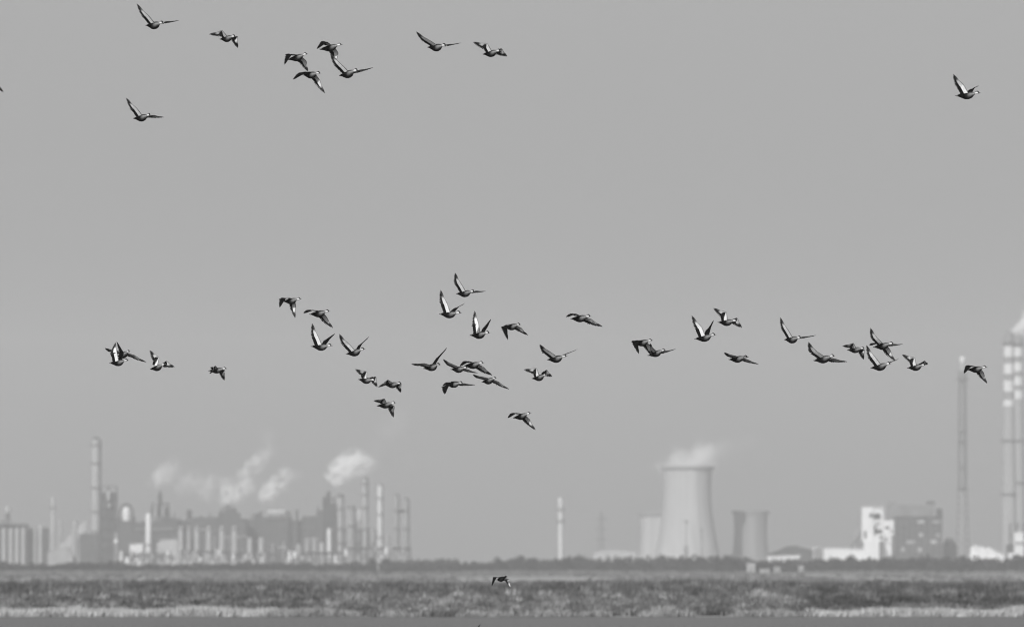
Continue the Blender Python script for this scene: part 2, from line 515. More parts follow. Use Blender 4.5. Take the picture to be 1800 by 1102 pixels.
def frame_block(px0, px1, ytop, D, label, name='process_rack', cat='rack', decks=5, bays=4, depth=12, infill='clad_dark', vessels=(), group=None, roof=True, fill=1.0):
    """open steel frame: posts, decks, braces and the clad core behind them"""
    t = Thing(name, label, cat, (px0 + px1) / 2, D, group)
    x0, x1, H = t.x(px0), t.x(px1), t.z(ytop)
    for i in range(bays + 1):
        for yy in (0, depth):
            x = x0 + (x1 - x0) * i / bays
            t.part('post', MB().box(x - .25, x + .25, yy - .25, yy + .25, -.05, H), 'steel')
    for j in range(1, decks + 1):
        z = H * j / decks
        dk = t.part('deck', MB().box(x0 - .5, x1 + .5, -.6, depth + .6, z - .22 + .002 * j, z + .12 + .002 * j), 'steel')
        rl = MB().box(x0 - .5, x1 + .5, -.62, -.55, z + 1.0, z + 1.1)
        for i in range(2 * bays + 1):
            x = x0 + (x1 - x0) * i / (2 * bays)
            rl.box(x - .04, x + .04, -.61, -.56, z + .12, z + 1.0)
        rl.build('railing', M['steel'], dk)
    br = MB()
    for i in range(bays):
        for j in range(decks):
            xa, xb = x0 + (x1 - x0) * i / bays, x0 + (x1 - x0) * (i + 1) / bays
            za, zb = H * j / decks, H * (j + 1) / decks
            if (i + j) % 2: br.bar((xa, 0, za), (xb, 0, zb), .12, 4)
            else: br.bar((xb, 0, za), (xa, 0, zb), .12, 4)
    t.part('bracing', br, 'steel')
    if infill:
        t.part('core', MB().box(x0 + .8, x1 - .8, 1.6, depth - 1.0, -.05, H * fill - .4), infill)
    for (vx, vy, vw, vh, vm) in vessels:
        r = vw * t.k / 2; z = t.z(vy)
        t.part('vessel', MB().profile(t.x(vx), -r * .2 - .8, [(r * .3, z - vh * t.k), (r, z - vh * t.k + r * .5), (r, z - r * .5), (r * .3, z)], 16), vm, True)
    return t

def hall(poly, D, depth, label, m='clad_dark', name='process_hall', cat='building', ribs=0, windows=(), doors=(), group=None, roofm=None, extra=()):
    """clad hall from an outline [(px, py_top), ...] left to right; each stretch is a bay of its own"""
    pc = (poly[0][0] + poly[-1][0]) / 2
    t = Thing(name, label, cat, pc, D, group)
    for (a, ya), (b_, yb) in zip(poly, poly[1:]):
        if b_ - a < .5: continue
        xa, xb, za, zb = t.x(a) + .02, t.x(b_) - .02, t.z(ya), t.z(yb)
        t.part('wall', MB().quad_prism([(xa, 0, -.05), (xb, 0, -.05), (xb, depth, -.05), (xa, depth, -.05)], [(xa, 0, za - .4), (xb, 0, zb - .4), (xb, depth, zb - .4), (xa, depth, za - .4)]), m)
        t.part('roof', MB().quad_prism([(xa - .3, -.5, za - .396), (xb + .3, -.5, zb - .396), (xb + .3, depth + .5, zb - .396), (xa - .3, depth + .5, za - .396)], [(xa - .3, -.5, za), (xb + .3, -.5, zb), (xb + .3, depth + .5, zb), (xa - .3, depth + .5, za)]), roofm or m)
    for (wx0, wx1, wy0, wy1) in windows:
        w = t.part('window', MB().box(t.x(wx0), t.x(wx1), -.06, .1, t.z(wy1), t.z(wy0)), 'glass')
        MB().box(t.x(wx0) - .15, t.x(wx1) + .15, -.16, -.062, t.z(wy0), t.z(wy0) + .18).build('lintel', M['steel_mid'], w)
        MB().box(t.x(wx0) - .15, t.x(wx1) + .15, -.22, -.062, t.z(wy1) - .18, t.z(wy1)).build('sill', M['steel_mid'], w)
    for (dx0, dx1, dy0) in doors:
        t.part('door', MB().box(t.x(dx0), t.x(dx1), -.08, .1, -.05, t.z(dy0)), 'steel_mid')
    if ribs:
        rb = MB(); xa, xb = t.x(poly[0][0]), t.x(poly[-1][0])
        zt = min(t.z(p[1]) for p in poly) - .8
        for i in range(ribs + 1):
            x = xa + (xb - xa) * i / ribs
            rb.box(x - .09, x + .09, -.14, -.004, -.05, zt)
        t.part('cladding_rib', rb, m)
    for nm, mb, mm in extra: t.part(nm, mb(t), mm, True)
    return t

def lattice(t, x0, x1, x0t, x1t, z0, z1, depth0, depth1, n, r, m='steel', name='lattice'):
    mb = MB(); c0, c1 = [], []
    for (sx, sy) in ((0, 0), (1, 0), (1, 1), (0, 1)):
        c0.append(Vector(((x0, x1)[sx], (-depth0, depth0)[sy], z0))); c1.append(Vector(((x0t, x1t)[sx], (-depth1, depth1)[sy], z1)))
    for k in range(4): mb.bar(c0[k], c1[k], r * 1.5, 5)
    for j in range(n):
        a, b_ = j / n, (j + 1) / n
        for k in range(4):
            k2 = (k + 1) % 4
            p, q = c0[k].lerp(c1[k], a), c0[k2].lerp(c1[k2], b_)
            mb.bar(p, q, r, 4); mb.bar(c0[k2].lerp(c1[k2], a), c0[k].lerp(c1[k], b_), r, 4)
            mb.bar(c0[k].lerp(c1[k], b_), c0[k2].lerp(c1[k2], b_), r, 4)
    return t.part(name, mb, m)

# ------------------------------------------------------------------ left plant
frame_block(-14, 48, 921, 7120, 'dark flat-roofed frame behind four pale silos at the left edge', decks=4, bays=5, infill='clad_dark')
for px, nth in ((7, 'first'), (19, 'second'), (30, 'third'), (41, 'fourth')):
    column(px, 927, 7, 7060, '%s of four equal pale silos from the left picture edge' % nth, 'silver', 'storage_silo', 'silo', 'four silos at the left edge', riser=False)
frame_block(50, 84, 928, 7130, 'dark narrow frame right of the four leftmost silos', decks=4, bays=3)
column(62, 926, 6, 7070, 'left one of the two thin pale columns beside the four silos', 'silver_dull', riser=False)
column(71, 922, 7, 7070, 'right one of the two thin pale columns beside the four silos', 'silver', riser=False)
t = Thing('elevated_tank', 'pale tank on a dark stem above the flat-roofed frame at far left', 'tank', 13, 7110)
r = 5 * t.k
t.part('stem', MB().bar((0, 6, t.z(921) + .1), (0, 6, t.z(902)), 1.3, 8), 'steel')
t.part('tank', MB().profile(0, 6, [(r * .4, t.z(903)), (r, t.z(899)), (r, t.z(893)), (r * .4, t.z(889))], 14), 'silver', True)
t.part('gantry', MB().box(t.x(0), t.x(18), 4, 8, t.z(921) + .15, t.z(913)), 'steel_mid')
column(93, 873, 6.5, 7250, 'slim pale stack left of the inclined conveyor', 'silver', 'stack', 'chimney', riser=False, dome=False, skirt=False, platforms=(893,))
column(107, 913, 6, 7240, 'short pale stack between slim left stack and the conveyor top', 'silver_dull', 'stack', 'chimney', riser=False, dome=False, skirt=False)
t = Thing('conveyor', 'pale covered conveyor rising to the right at the left plant', 'conveyor', 118, 7080)
x0, x1, za, zb = t.x(84), t.x(152), t.z(980), t.z(912)
hh = 7.0
t.part('gallery', MB().quad_prism([(x0, -2, max(0, za - hh)), (x1, -2, zb - hh), (x1, 2, zb - hh), (x0, 2, max(0, za - hh))], [(x0, -2, za), (x1, -2, zb), (x1, 2, zb), (x0, 2, za)]), 'silver')
t.part('enclosed_ramp', MB().quad_prism([(x0 + 1, -1.6, -.05), (x1 - 2, -1.6, -.05), (x1 - 2, 1.6, -.05), (x0 + 1, 1.6, -.05)], [(x0 + 1, -1.6, max(.3, za - hh - .1)), (x1 - 2, -1.6, zb - hh - 2.0), (x1 - 2, 1.6, zb - hh - 2.0), (x0 + 1, 1.6, max(.3, za - hh - .1))]), 'silver_dull')
for f in (.3, .55, .8, .97):
    x = x0 + (x1 - x0) * f; z = za + (zb - za) * f - hh
    t.part('trestle_leg', MB().bar((x - 1.2, -1.5, -.05), (x, -1.5, z), .3, 5).bar((x + 1.2, 1.5, -.05), (x, 1.5, z), .3, 5), 'steel')
hall([(84, 970), (100, 962), (118, 962), (128, 975)], 7030, 10, 'low pale shed under the lower half of the conveyor', 'silver_dull', 'shed', 'shed')
column(132, 914, 9, 7040, 'pale column standing under the upper end of the conveyor', 'silver_dull', riser=False)
hall([(140, 938), (172, 938)], 6980, 14, 'dark block at the foot of the tallest left column', ribs=8, windows=[(146, 152, 955, 962), (158, 164, 955, 962)])
column(168.5, 768, 13, 7020, 'tallest column of the left plant, pale with a dark right side', 'silver', platforms=(783, 815, 858, 900, 935), capm='steel')
frame_block(176, 205, 855, 7060, 'tall dark frame tower touching the tallest left column', decks=8, bays=2, depth=10, vessels=[(191, 862, 6, 18, 'silver'), (192, 884, 6, 8, 'silver')], fill=.94)
t = Thing('round_vessel', 'pale round vessel under a dark arched pipe, right of the frame tower', 'vessel', 222, 7000)
r = 6.5 * t.k
t.part('vessel', MB().profile(0, 0, [(r * .7, t.z(915)), (r, t.z(906)), (r, t.z(896)), (r * .7, t.z(892)), (r * .2, t.z(890.5))], 18), 'silver_bright', True)
am = MB(); prev = None
for k in range(13):
    a = math.pi * k / 12; p = (-1.75 * r * math.cos(a), 1.0, t.z(901) + 2.3 * r * math.sin(a))
    if prev: am.bar(prev, p, .75, 7)
    prev = p
am.bar((1.75 * r, 1, t.z(901)), (1.75 * r, 1, t.z(930)), .75, 7).bar((-1.75 * r, 1, t.z(901)), (-1.75 * r, 1, t.z(930)), .75, 7)
t.part('arched_pipe', am, 'steel', True)
t.part('support', MB().box(-1.9 * r, 1.9 * r, -1.6, 2.6, -.05, t.z(915)), 'clad_dark')
furnace_hall = hall([(165, 925), (205, 918), (228, 918), (270, 916), (300, 909), (312, 912)], 7160, 16, 'long dark furnace hall behind the two white boxes', ribs=20, extra=[('duct', lambda t: MB().bar((t.x(170), -1.2, t.z(932)), (t.x(305), -1.2, t.z(930)), .9, 8), 'steel_mid')])
column(204.5, 936, 5.5, 6950, 'short thin pale vessel before the dark furnace hall', 'silver_dull', riser=False)
t = Thing('surge_drum', 'small bright round drum on a post before the furnace hall', 'tank', 204, 6900)
t.part('drum', MB().profile(0, 0, [(.4, t.z(956)), (1.3, t.z(953)), (1.3, t.z(949)), (.4, t.z(946))], 12), 'white', True)
t.part('post', MB().bar((0, 0, -.05), (0, 0, t.z(955)), .25, 6), 'steel')
hall([(228, 956), (251, 955)], 6550, 9, 'smaller and whiter of the two pale boxes below the furnace hall', 'offwhite', 'box_building', 'building', windows=[(231, 236, 978, 984), (244, 248, 976, 983)], doors=[(238, 242, 986)])
column(261, 902, 9.5, 6600, 'slim white column between the two pale box buildings', 'silver_bright', platforms=(958,), riser=False)
hall([(276, 954), (284, 947), (312, 947)], 6580, 11, 'larger pale box building with a sloped left shoulder', 'silver', 'box_building', 'building', windows=[(280, 286, 978, 985), (292, 298, 980, 986), (302, 307, 977, 984)], ribs=9)
t = Thing('spire_tower', 'dark pointed spire over a lattice block above the furnace hall', 'tower', 281, 7170)
lattice(t, t.x(264), t.x(298), t.x(269), t.x(296), t.z(916), t.z(884), 4, 3.5, 4, .35, name='lattice_block')
t.part('core', MB().box(t.x(270), t.x(295), -2.5, 2.5, t.z(916), t.z(892)), 'clad_dark')
t.part('spire', MB().profile(t.x(281.5), 0, [(1.4, t.z(893)), (1.2, t.z(870)), (.35, t.z(862))], 10), 'steel', True)
t.part('vessel', MB().profile(t.x(274), -3.4, [(.3, t.z(912)), (1.1, t.z(910)), (1.1, t.z(884)), (.3, t.z(882))], 12), 'silver_dull', True)
t.part('vessel', MB().profile(t.x(287), -3.4, [(.3, t.z(910)), (1.0, t.z(908)), (1.0, t.z(890)), (.3, t.z(888))], 12), 'silver_dull', True)
humped_hall = hall([(312, 914), (340, 914), (340.6, 909), (384, 909), (384.6, 900), (394, 900), (394.6, 893), (414, 893), (414.6, 901), (421, 901), (421.6, 911), (432, 911)], 7200, 20, 'long dark hall with a raised hump behind six pale silos', ribs=16,
     extra=[('vent', lambda t: MB().profile(t.x(332), 8, [(1.6, t.z(912)), (1.6, t.z(901)), (2.1, t.z(900)), (.5, t.z(895))], 12), 'steel')])
for px, nth, w in ((318, 'first from the left', 9), (332, 'second from the left', 8), (346, 'third from the left', 9), (367, 'fourth from the left', 9), (390, 'fifth from the left', 9), (412, 'last on the right', 9)):
    column(px, 924, w, 7040, 'pale silo before the humped dark hall, %s of six' % nth, 'silver' if w > 8 else 'silver_dull', 'storage_silo', 'silo', 'six silos before the humped hall', riser=False, platforms=(930,))
for (a, b_, y, lab) in ((321, 344, 978, 'low pale shed below the first three of six silos'), (362, 400, 979, 'low pale shed below the fourth and fifth of six silos'), (404, 440, 981, 'low pale shed below the last of six silos')):
    hall([(a, y + 2), ((a + b_) / 2, y), (b_, y + 2)], 6700, 8, lab, 'silver', 'shed', 'shed', doors=[(a + 6, a + 10, 990)])
jagged_hall = hall([(432, 912), (446, 912), (446.6, 902), (460, 902), (460.6, 912), (488, 909), (512, 909), (512.6, 914), (531, 914), (531.6, 907), (556, 907), (556.6, 897), (570, 897), (570.6, 885), (591, 885), (591.6, 905), (604, 905)], 7230, 20, 'largest dark hall with a jagged roofline in mid left plant', ribs=24)
t = Thing('roof_tank', 'flat pale tank lying on the jagged roof of the largest dark hall', 'tank', 485, 7222)
t.part('drum', MB().bar((t.x(470), 8, t.z(901)), (t.x(500), 8, t.z(900)), 2.2, 14), 'silver', True)
t.part('saddle', MB().box(t.x(474), t.x(476), 6, 10, t.z(915), t.z(904)).box(t.x(494), t.x(496), 6, 10, t.z(915), t.z(904)), 'steel')
column(506, 897, 4, 7225, 'thin dark stub stack on the jagged hall roof, left one', 'steel', 'stack', 'chimney', riser=False, dome=False, skirt=False)
column(522, 895, 5, 7225, 'thicker dark stub stack on the jagged hall roof, right one', 'steel', 'stack', 'chimney', riser=False, dome=False, skirt=False)
t = Thing('spire_tower', 'dark steam stack tower at the foot of the brightest leaning plume', 'tower', 578, 7210)
lattice(t, t.x(566), t.x(591), t.x(569), t.x(588), -.05, t.z(875), 5, 4, 9, .35, name='lattice')
t.part('core', MB().box(t.x(568.5), t.x(588.5), -3, 3, -.05, t.z(884)), 'clad_dark')
t.part('stack', MB().profile(t.x(577.5), 0, [(1.5, t.z(885)), (1.2, t.z(863))], 12), 'steel', True)
t.part('stack', MB().profile(t.x(571), 0, [(.9, t.z(885)), (.8, t.z(872))], 10), 'steel', True)
for a in [
    (439, 944, 8.5, 7000, 'pale stubby column just right of the six silos', 'silver'),
    (459, 944, 9, 6950, 'pale stubby column, second right of the six silos', 'silver'),
    (472, 960, 7, 6960, 'dull short column right of two pale stubby columns', 'silver_dull'),
    (525, 955, 9, 6960, 'dull short column before the right end of the jagged hall', 'silver_dull'),
    (540, 945, 8, 6950, 'left one of a pair of thin columns before the jagged hall', 'silver_dull'),
    (553, 943, 8, 6950, 'right one of a pair of thin columns before the jagged hall', 'silver_dull'),
    (565.5, 953, 8.5, 6940, 'short pale column below the dark steam stack tower', 'silver'),
    (578.5, 928, 7, 6940, 'bright thin column directly below the dark steam stack tower', 'silver_bright')]:
    column(*a, riser=False)
column(598, 868, 9, 6990, 'first tall column right of the dark steam stack tower', 'silver', platforms=(872, 895, 930, 955), capm='steel')
column(617, 888, 12, 7060, 'wide dull column between the first and second bright tall columns', 'silver_dull', platforms=(892, 925))
t = Thing('reactor_block', 'pale square reactor box beside the tallest column of the right group', 'vessel', 632, 7040)
t.part('vessel', MB().profile(0, 0, [(1.0, t.z(918)), (2.1, t.z(914)), (2.1, t.z(899)), (1.0, t.z(895))], 14), 'silver', True)
for s in (-1, 1): t.part('leg', MB().bar((s * 1.6, 0, -.05), (s * 1.6, 0, t.z(915)), .3, 6), 'steel')
column(641.5, 838, 8.5, 7000, 'tallest column of the group right of the jagged hall', 'silver', platforms=(851, 870, 893, 930), capm='steel')
frame_block(606, 660, 930, 7090, 'dull pipe frame behind the tall columns right of the jagged hall', decks=3, bays=4, infill='clad_mid', name='pipe_rack')
column(655, 930, 9, 7050, 'low dull column between the two tallest columns', 'silver_dull', riser=False)
column(668, 850, 7.5, 6960, 'brightest tall column, right of the tallest of its group', 'silver_bright', platforms=(876, 905, 945), capm='steel')
column(682, 938, 9, 7060, 'low dull column right of the brightest tall column', 'silver_dull', riser=False)
column(697, 868, 7.5, 7030, 'last but one tall column of the group, joined by a bridge', 'silver_dull', platforms=(898, 930), capm='steel')
column(714, 875, 8.5, 7030, 'last tall column at the right end of the left plant', 'silver_dull', platforms=(898, 930), capm='steel')
t = Thing('pipe_bridge', 'dark pipe bridge joining the last two tall columns', 'pipe bridge', 706, 7036)
t.part('girder', MB().box(t.x(699), t.x(711), 2.6, 3.6, t.z(901), t.z(896)), 'steel')
t.part('pipe', MB().bar((t.x(699), 4.2, t.z(898)), (t.x(711), 4.2, t.z(898)), .4, 8), 'steel_mid', True)
t = Thing('marker_post', 'pale thin marker post before the trees below the tall columns', 'post', 665, 4480)
t.part('pole', MB().bar((0, 0, -.05), (0, 0, t.z(985)), .22, 8), 'silver')
t.part('plate', MB().box(-.55, .55, -.36, -.3, t.z(989), t.z(986)), 'silver')

def clutter(t, px0, px1, ytop, yvar, n_, seed, depth=6):
    """small vents, pipes and drums crowding a roofline, each a part"""
    rs = random.Random(seed)
    for i in range(n_):
        p_ = rs.uniform(px0, px1); y_ = ytop(p_) + 2; h_ = rs.uniform(2, yvar); w_ = rs.uniform(.5, 1.5); yy = rs.uniform(1, depth)
        kind = rs.random(); m_ = rs.choice(['steel', 'steel', 'steel_mid', 'clad_mid', 'silver_dull'])
        if kind < .45: t.part('vent', MB().profile(t.x(p_), yy, [(w_ * .5, t.z(y_)), (w_ * .5, t.z(y_ - h_)), (w_ * .75, t.z(y_ - h_) + .3), (w_ * .2, t.z(y_ - h_) + 1)], 8), m_, True)
        elif kind < .75: t.part('roof_box', MB().box(t.x(p_) - w_ * 1.6, t.x(p_) + w_ * 1.6, yy - 1.5, yy + 1.5, t.z(y_), t.z(y_ - h_ * .6)), m_)
        else: t.part('roof_pipe', MB().bar((t.x(p_), yy, t.z(y_)), (t.x(p_), yy, t.z(y_ - h_)), .35, 6).bar((t.x(p_), yy, t.z(y_ - h_)), (t.x(p_ + rs.uniform(-14, 14)), yy, t.z(y_ - h_)), .35, 6), m_, True)
def line(pts_):
    return lambda p_: next((ya + (yb - ya) * (p_ - xa) / (xb - xa) for (xa, ya), (xb, yb) in zip(pts_, pts_[1:]) if xa <= p_ <= xb), pts_[-1][1])
FH = [(165, 925), (205, 918), (228, 918), (270, 916), (300, 909), (312, 912)]
HH = [(312, 914), (340, 914), (340.6, 909), (384, 909), (384.6, 900), (394, 900), (394.6, 893), (414, 893), (414.6, 901), (421, 901), (421.6, 911), (432, 911)]
JH = [(432, 912), (446, 912), (446.6, 902), (460, 902), (460.6, 912), (488, 909), (512, 909), (512.6, 914), (531, 914), (531.6, 907), (556, 907), (556.6, 897), (570, 897), (570.6, 885), (591, 885), (591.6, 905), (604, 905)]
clutter(furnace_hall, 206, 310, line(FH), 9, 12, 5)
clutter(humped_hall, 314, 430, line(HH), 9, 14, 6)
clutter(jagged_hall, 434, 566, line(JH), 10, 16, 7)
for hall_, x0_, x1_, y0_, y1_, sd in ((jagged_hall, 436, 600, 925, 975, 1), (humped_hall, 314, 430, 920, 970, 2), (furnace_hall, 170, 310, 930, 975, 3)):
    rs = random.Random(sd)
    for i in range(14):      # pipes and ducts on the front
        a_, c_ = rs.uniform(x0_, x1_ - 20), rs.uniform(y0_, y1_)
        if rs.random() < .5: hall_.part('pipe', MB().bar((hall_.x(a_), -1.2, hall_.z(c_)), (hall_.x(a_ + rs.uniform(10, 40)), -1.2, hall_.z(c_)), rs.uniform(.3, .7), 7), rs.choice(['steel', 'steel_mid', 'clad_mid', 'silver_dull']), True)
        else: hall_.part('pipe', MB().bar((hall_.x(a_), -1.6, -.05), (hall_.x(a_), -1.6, hall_.z(c_)), rs.uniform(.3, .8), 7), rs.choice(['steel', 'steel_mid', 'clad_mid', 'silver_dull']), True)

rs = random.Random(21)
for (a_, b_, y_, D_, lab) in ((208, 300, 966, 6480, 'low pipe rack crowded with small drums before the two pale boxes'), (318, 402, 964, 6620, 'low pipe rack crowded with drums before the six silos'), (404, 486, 968, 6640, 'low pipe rack with drums below the stubby columns'), (500, 602, 966, 6660, 'low pipe rack with thin drums below the jagged hall'), (604, 722, 958, 6900, 'low pipe rack tying together the feet of the tall columns')):
    vs = [(rs.uniform(a_ + 3, b_ - 3), y_ + rs.uniform(0, 16), rs.uniform(3, 7), rs.uniform(8, 18), rs.choice(['silver', 'silver_dull', 'silver_dull', 'silver_bright', 'clad_mid'])) for i in range(int((b_ - a_) / 6))]
    tt = frame_block(a_, b_, y_ + 4, D_, lab, 'pipe_rack', 'rack', decks=2, bays=int((b_ - a_) / 12), depth=7, infill=None, vessels=vs)
    for i in range(5):
        zz = tt.z(y_ + 4 + rs.uniform(0, 16)); tt.part('pipe', MB().bar((tt.x(a_), rs.uniform(1, 6), zz), (tt.x(b_), rs.uniform(1, 6), zz), rs.uniform(.2, .5), 6), rs.choice(['silver_dull', 'steel_mid', 'clad_mid']), True)

# ------------------------------------------------------------------ middle
column(985.5, 874, 8.5, 6300, 'lone slim white chimney left of the cooling towers', 'pale_paint', 'chimney', 'chimney', riser=False, dome=False, skirt=False, platforms=(896, 917))
t = Thing('mast', 'faint thin lattice mast between white chimney and cooling towers', 'mast', 1057, 8600)
lattice(t, -2.4, 2.4, -.8, .8, -.05, t.z(900), 2.4, .8, 12, .14)
for yy in (912, 930, 948): t.part('crossarm', MB().box(-4.2, 4.2, -.3, .3, t.z(yy), t.z(yy) + .5), 'steel')
hall([(1043, 971), (1060, 966), (1092, 966), (1118, 970)], 7800, 12, 'low pale roofed shed between the mast and the cooling towers', 'silver', 'shed', 'shed', windows=[(1066, 1070, 975, 979), (1080, 1084, 975, 979)])

def cooling_tower(px, ytop, pts, D, label, m='concrete', sooty=False):
    """pts: (half width in px, row) from the top down"""
    t = Thing('cooling_tower', label, 'cooling tower', px, D, 'hyperbolic cooling towers')
    out = [(w * t.k, t.z(y)) for w, y in pts][::-1]
    out[0] = (out[0][0], 5.0)
    inn = [(r_ - .7, z_) for r_, z_ in out][::-1]
    n = 64; mb = MB(); loop = out + inn; L_ = len(loop)
    for r_, z_ in loop:
        for k in range(n): mb.v.append((r_ * math.cos(2 * math.pi * k / n), r_ * math.sin(2 * math.pi * k / n), z_))
    for j in range(L_):
        for k in range(n): mb.f.append((j * n + k, j * n + (k + 1) % n, ((j + 1) % L_) * n + (k + 1) % n, ((j + 1) % L_) * n + k))
    t.part('shell', mb, m, True)
    rt, zt = out[-1]
    t.part('rim', MB().ring(0, 0, rt + .004, rt + 1.1, zt - 1.9, zt + .15, 64), 'concrete_dark', True)
    r0 = out[0][0]
    for k in range(28):
        a0 = 2 * math.pi * k / 28; a1 = 2 * math.pi * (k + .5) / 28; a2 = 2 * math.pi * (k + 1) / 28
        t.part('leg', MB().bar(((r0 + 1) * math.cos(a0), (r0 + 1) * math.sin(a0), -.05), (r0 * math.cos(a1), r0 * math.sin(a1), 5.1), .4, 5).bar(((r0 + 1) * math.cos(a2), (r0 + 1) * math.sin(a2), -.05), (r0 * math.cos(a1), r0 * math.sin(a1), 5.1), .4, 5), 'concrete')
    lad = MB()
    for (ra, za_), (rb, zb_) in zip(out, out[1:]):
        lad.bar((ra * math.cos(-1.1), ra * math.sin(-1.1) - .35, za_), (rb * math.cos(-1.1), rb * math.sin(-1.1) - .35, zb_), .22, 4)
    t.part('ladder', lad, 'concrete_dark')
    return t
BIG = [(45.5, 820), (44, 828), (42.6, 845), (42.2, 862), (42.8, 880), (44.3, 898), (46.8, 918), (50, 938), (54, 958), (58, 978), (61, 990)]
SM = [(30.5, 898), (30, 903), (29.2, 914), (28.8, 926), (28.8, 938), (29.4, 950), (30.5, 964), (32.5, 978), (34.5, 990)]
cooling_tower(1207.5, 820, BIG, 8000, 'largest cooling tower with steam rising from its rim')
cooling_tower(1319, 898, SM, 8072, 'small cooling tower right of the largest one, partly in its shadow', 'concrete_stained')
cooling_tower(1155, 902, [(w, y + 4) for w, y in SM], 8170, 'small cooling tower half hidden behind the left side of the largest')
t = Thing('light_mast', 'thin dark light mast before the middle of the largest cooling tower', 'mast', 1206, 7600)
t.part('pole', MB().bar((0, 0, -.05), (0, 0, t.z(914)), .3, 8), 'steel_mid')
t.part('head_frame', MB().ring(0, 0, 1.0, 1.5, t.z(917), t.z(915), 12).box(-1.5, 1.5, -.1, .1, t.z(916), t.z(915.5)), 'steel')
t.part('service_box', MB().box(-1.4, 1.4, -.6, .6, -.05, t.z(958)), 'clad_mid')
t = Thing('light_mast', 'shorter thin mast before the right half of the largest cooling tower', 'mast', 1233, 7600)
t.part('pole', MB().bar((0, 0, -.05), (0, 0, t.z(928)), .25, 8), 'steel_mid')
t.part('head_frame', MB().ring(0, 0, .7, 1.1, t.z(931), t.z(929.5), 12).box(-1.1, 1.1, -.1, .1, t.z(930.5), t.z(930)), 'steel')

# ------------------------------------------------------------------ right side
hall([(1352, 973), (1372, 966), (1384, 960), (1400, 959), (1412, 963), (1431, 967)], 6500, 26, 'dark domed coal store roof right of the small cooling tower', 'clad_dark', 'coal_store', 'building')
hall([(1349, 977), (1366, 976), (1406, 975)], 5600, 9, 'long low shed with a white roof under the dark domed store', 'white', 'shed', 'shed', windows=[(1356, 1360, 982, 987), (1372, 1376, 982, 987), (1388, 1392, 982, 987)])
for (px, ytop, wpx, D, lab) in ((1320, 989, 14, 4480, 'small white hut among trees below the small cooling tower'), (1366, 996, 10, 4440, 'tiny pale hut standing nearest the field below the white-roofed shed'),
                                (1344, 999, 16, 4430, 'flat pale hut on the field edge left of the tiny pale hut'), (1408, 993.5, 8, 4450, 'tiny white square hut right of the other field-edge huts')):
    t = Thing('hut', lab, 'hut', px, D, 'huts along the field edge')
    w = wpx * t.k / 2; h = t.z(ytop)
    t.part('wall', MB().box(-w, w, 0, 3.2, -.05, h * .7), 'silver')
    t.part('roof', MB().quad_prism([(-w - .2, -.25, h * .7 + .003), (w + .2, -.25, h * .7 + .003), (w + .2, 3.45, h * .7 + .003), (-w - .2, 3.45, h * .7 + .003)], [(-w - .2, 1.5, h), (w + .2, 1.5, h), (w + .2, 1.7, h), (-w - .2, 1.7, h)]), 'silver')
    t.part('door', MB().box(-.4, .4, -.05, .05, 0, h * .5), 'steel_mid')
t = Thing('tank_ring', 'small round pale framed tank left of the long white roof', 'tank', 1437, 5700)
r = 8 * t.k
t.part('tank', MB().profile(0, 0, [(r * .8, -.05), (r * .8, t.z(964)), (r * .3, t.z(961))], 18), 'clad_mid', True)
for k in range(8):
    a = 2 * math.pi * k / 8
    t.part('post', MB().bar((r * math.cos(a), r * math.sin(a), -.05), (r * math.cos(a), r * math.sin(a), t.z(961)), .16, 5), 'offwhite')
t.part('hoop', MB().ring(0, 0, r - .15, r + .15, t.z(962), t.z(961), 20), 'offwhite')
t = Thing('gate_tower', 'short pale post tower under the left end of the long white roof', 'tower', 1461, 4720)
t.part('shaft', MB().box(-.75, .75, -.75, .75, -.05, t.z(977)), 'silver')
t.part('cap', MB().box(-1.1, 1.1, -1.1, 1.1, t.z(977) + .003, t.z(974.5)), 'silver_bright')
# white preparation plant: long gallery, tower, blocks
t = Thing('white_plant', 'bright white stepped plant tower with a long low white wing', 'building', 1535, 5640)
k = t.k
t.part('wing', MB().quad_prism([(t.x(1448), 0, -.05), (t.x(1518), 0, -.05), (t.x(1518), 9, -.05), (t.x(1448), 9, -.05)], [(t.x(1448), 0, t.z(964)), (t.x(1518), 0, t.z(966)), (t.x(1518), 9, t.z(966)), (t.x(1448), 9, t.z(964))]), 'white')
wr = t.part('wing_roof', MB().box(t.x(1446), t.x(1518) - .02, -.6, 9.6, t.z(963.5), t.z(962.5)), 'white')
t.part('lower_block', MB().box(t.x(1518) + .02, t.x(1545), -3, 10, -.05, t.z(951)), 'white')
t.part('tower_shaft', MB().box(t.x(1515), t.x(1535), 0.5, 8, t.z(951) + .003, t.z(891)), 'white')
t.part('tower_shaft', MB().box(t.x(1535) + .01, t.x(1553), 1.4, 8, t.z(951) + .003, t.z(893)), 'offwhite')
t.part('head_roof', MB().box(t.x(1514), t.x(1554), .2, 8.4, t.z(891) + .003, t.z(890)), 'white')
t.part('side_block', MB().box(t.x(1553) + .02, t.x(1571), .8, 7.5, t.z(940), t.z(914)), 'white')
t.part('side_block', MB().box(t.x(1555), t.x(1567), 1.0, 7, t.z(954), t.z(940) - .01), 'offwhite')
t.part('hopper', MB().quad_prism([(t.x(1561), 2, t.z(976)), (t.x(1567), 2, t.z(976)), (t.x(1567), 5, t.z(976)), (t.x(1561), 5, t.z(976))], [(t.x(1555), 2, t.z(954) - .01), (t.x(1567), 2, t.z(954) - .01), (t.x(1567), 5, t.z(954) - .01), (t.x(1555), 5, t.z(954) - .01)]), 'offwhite')
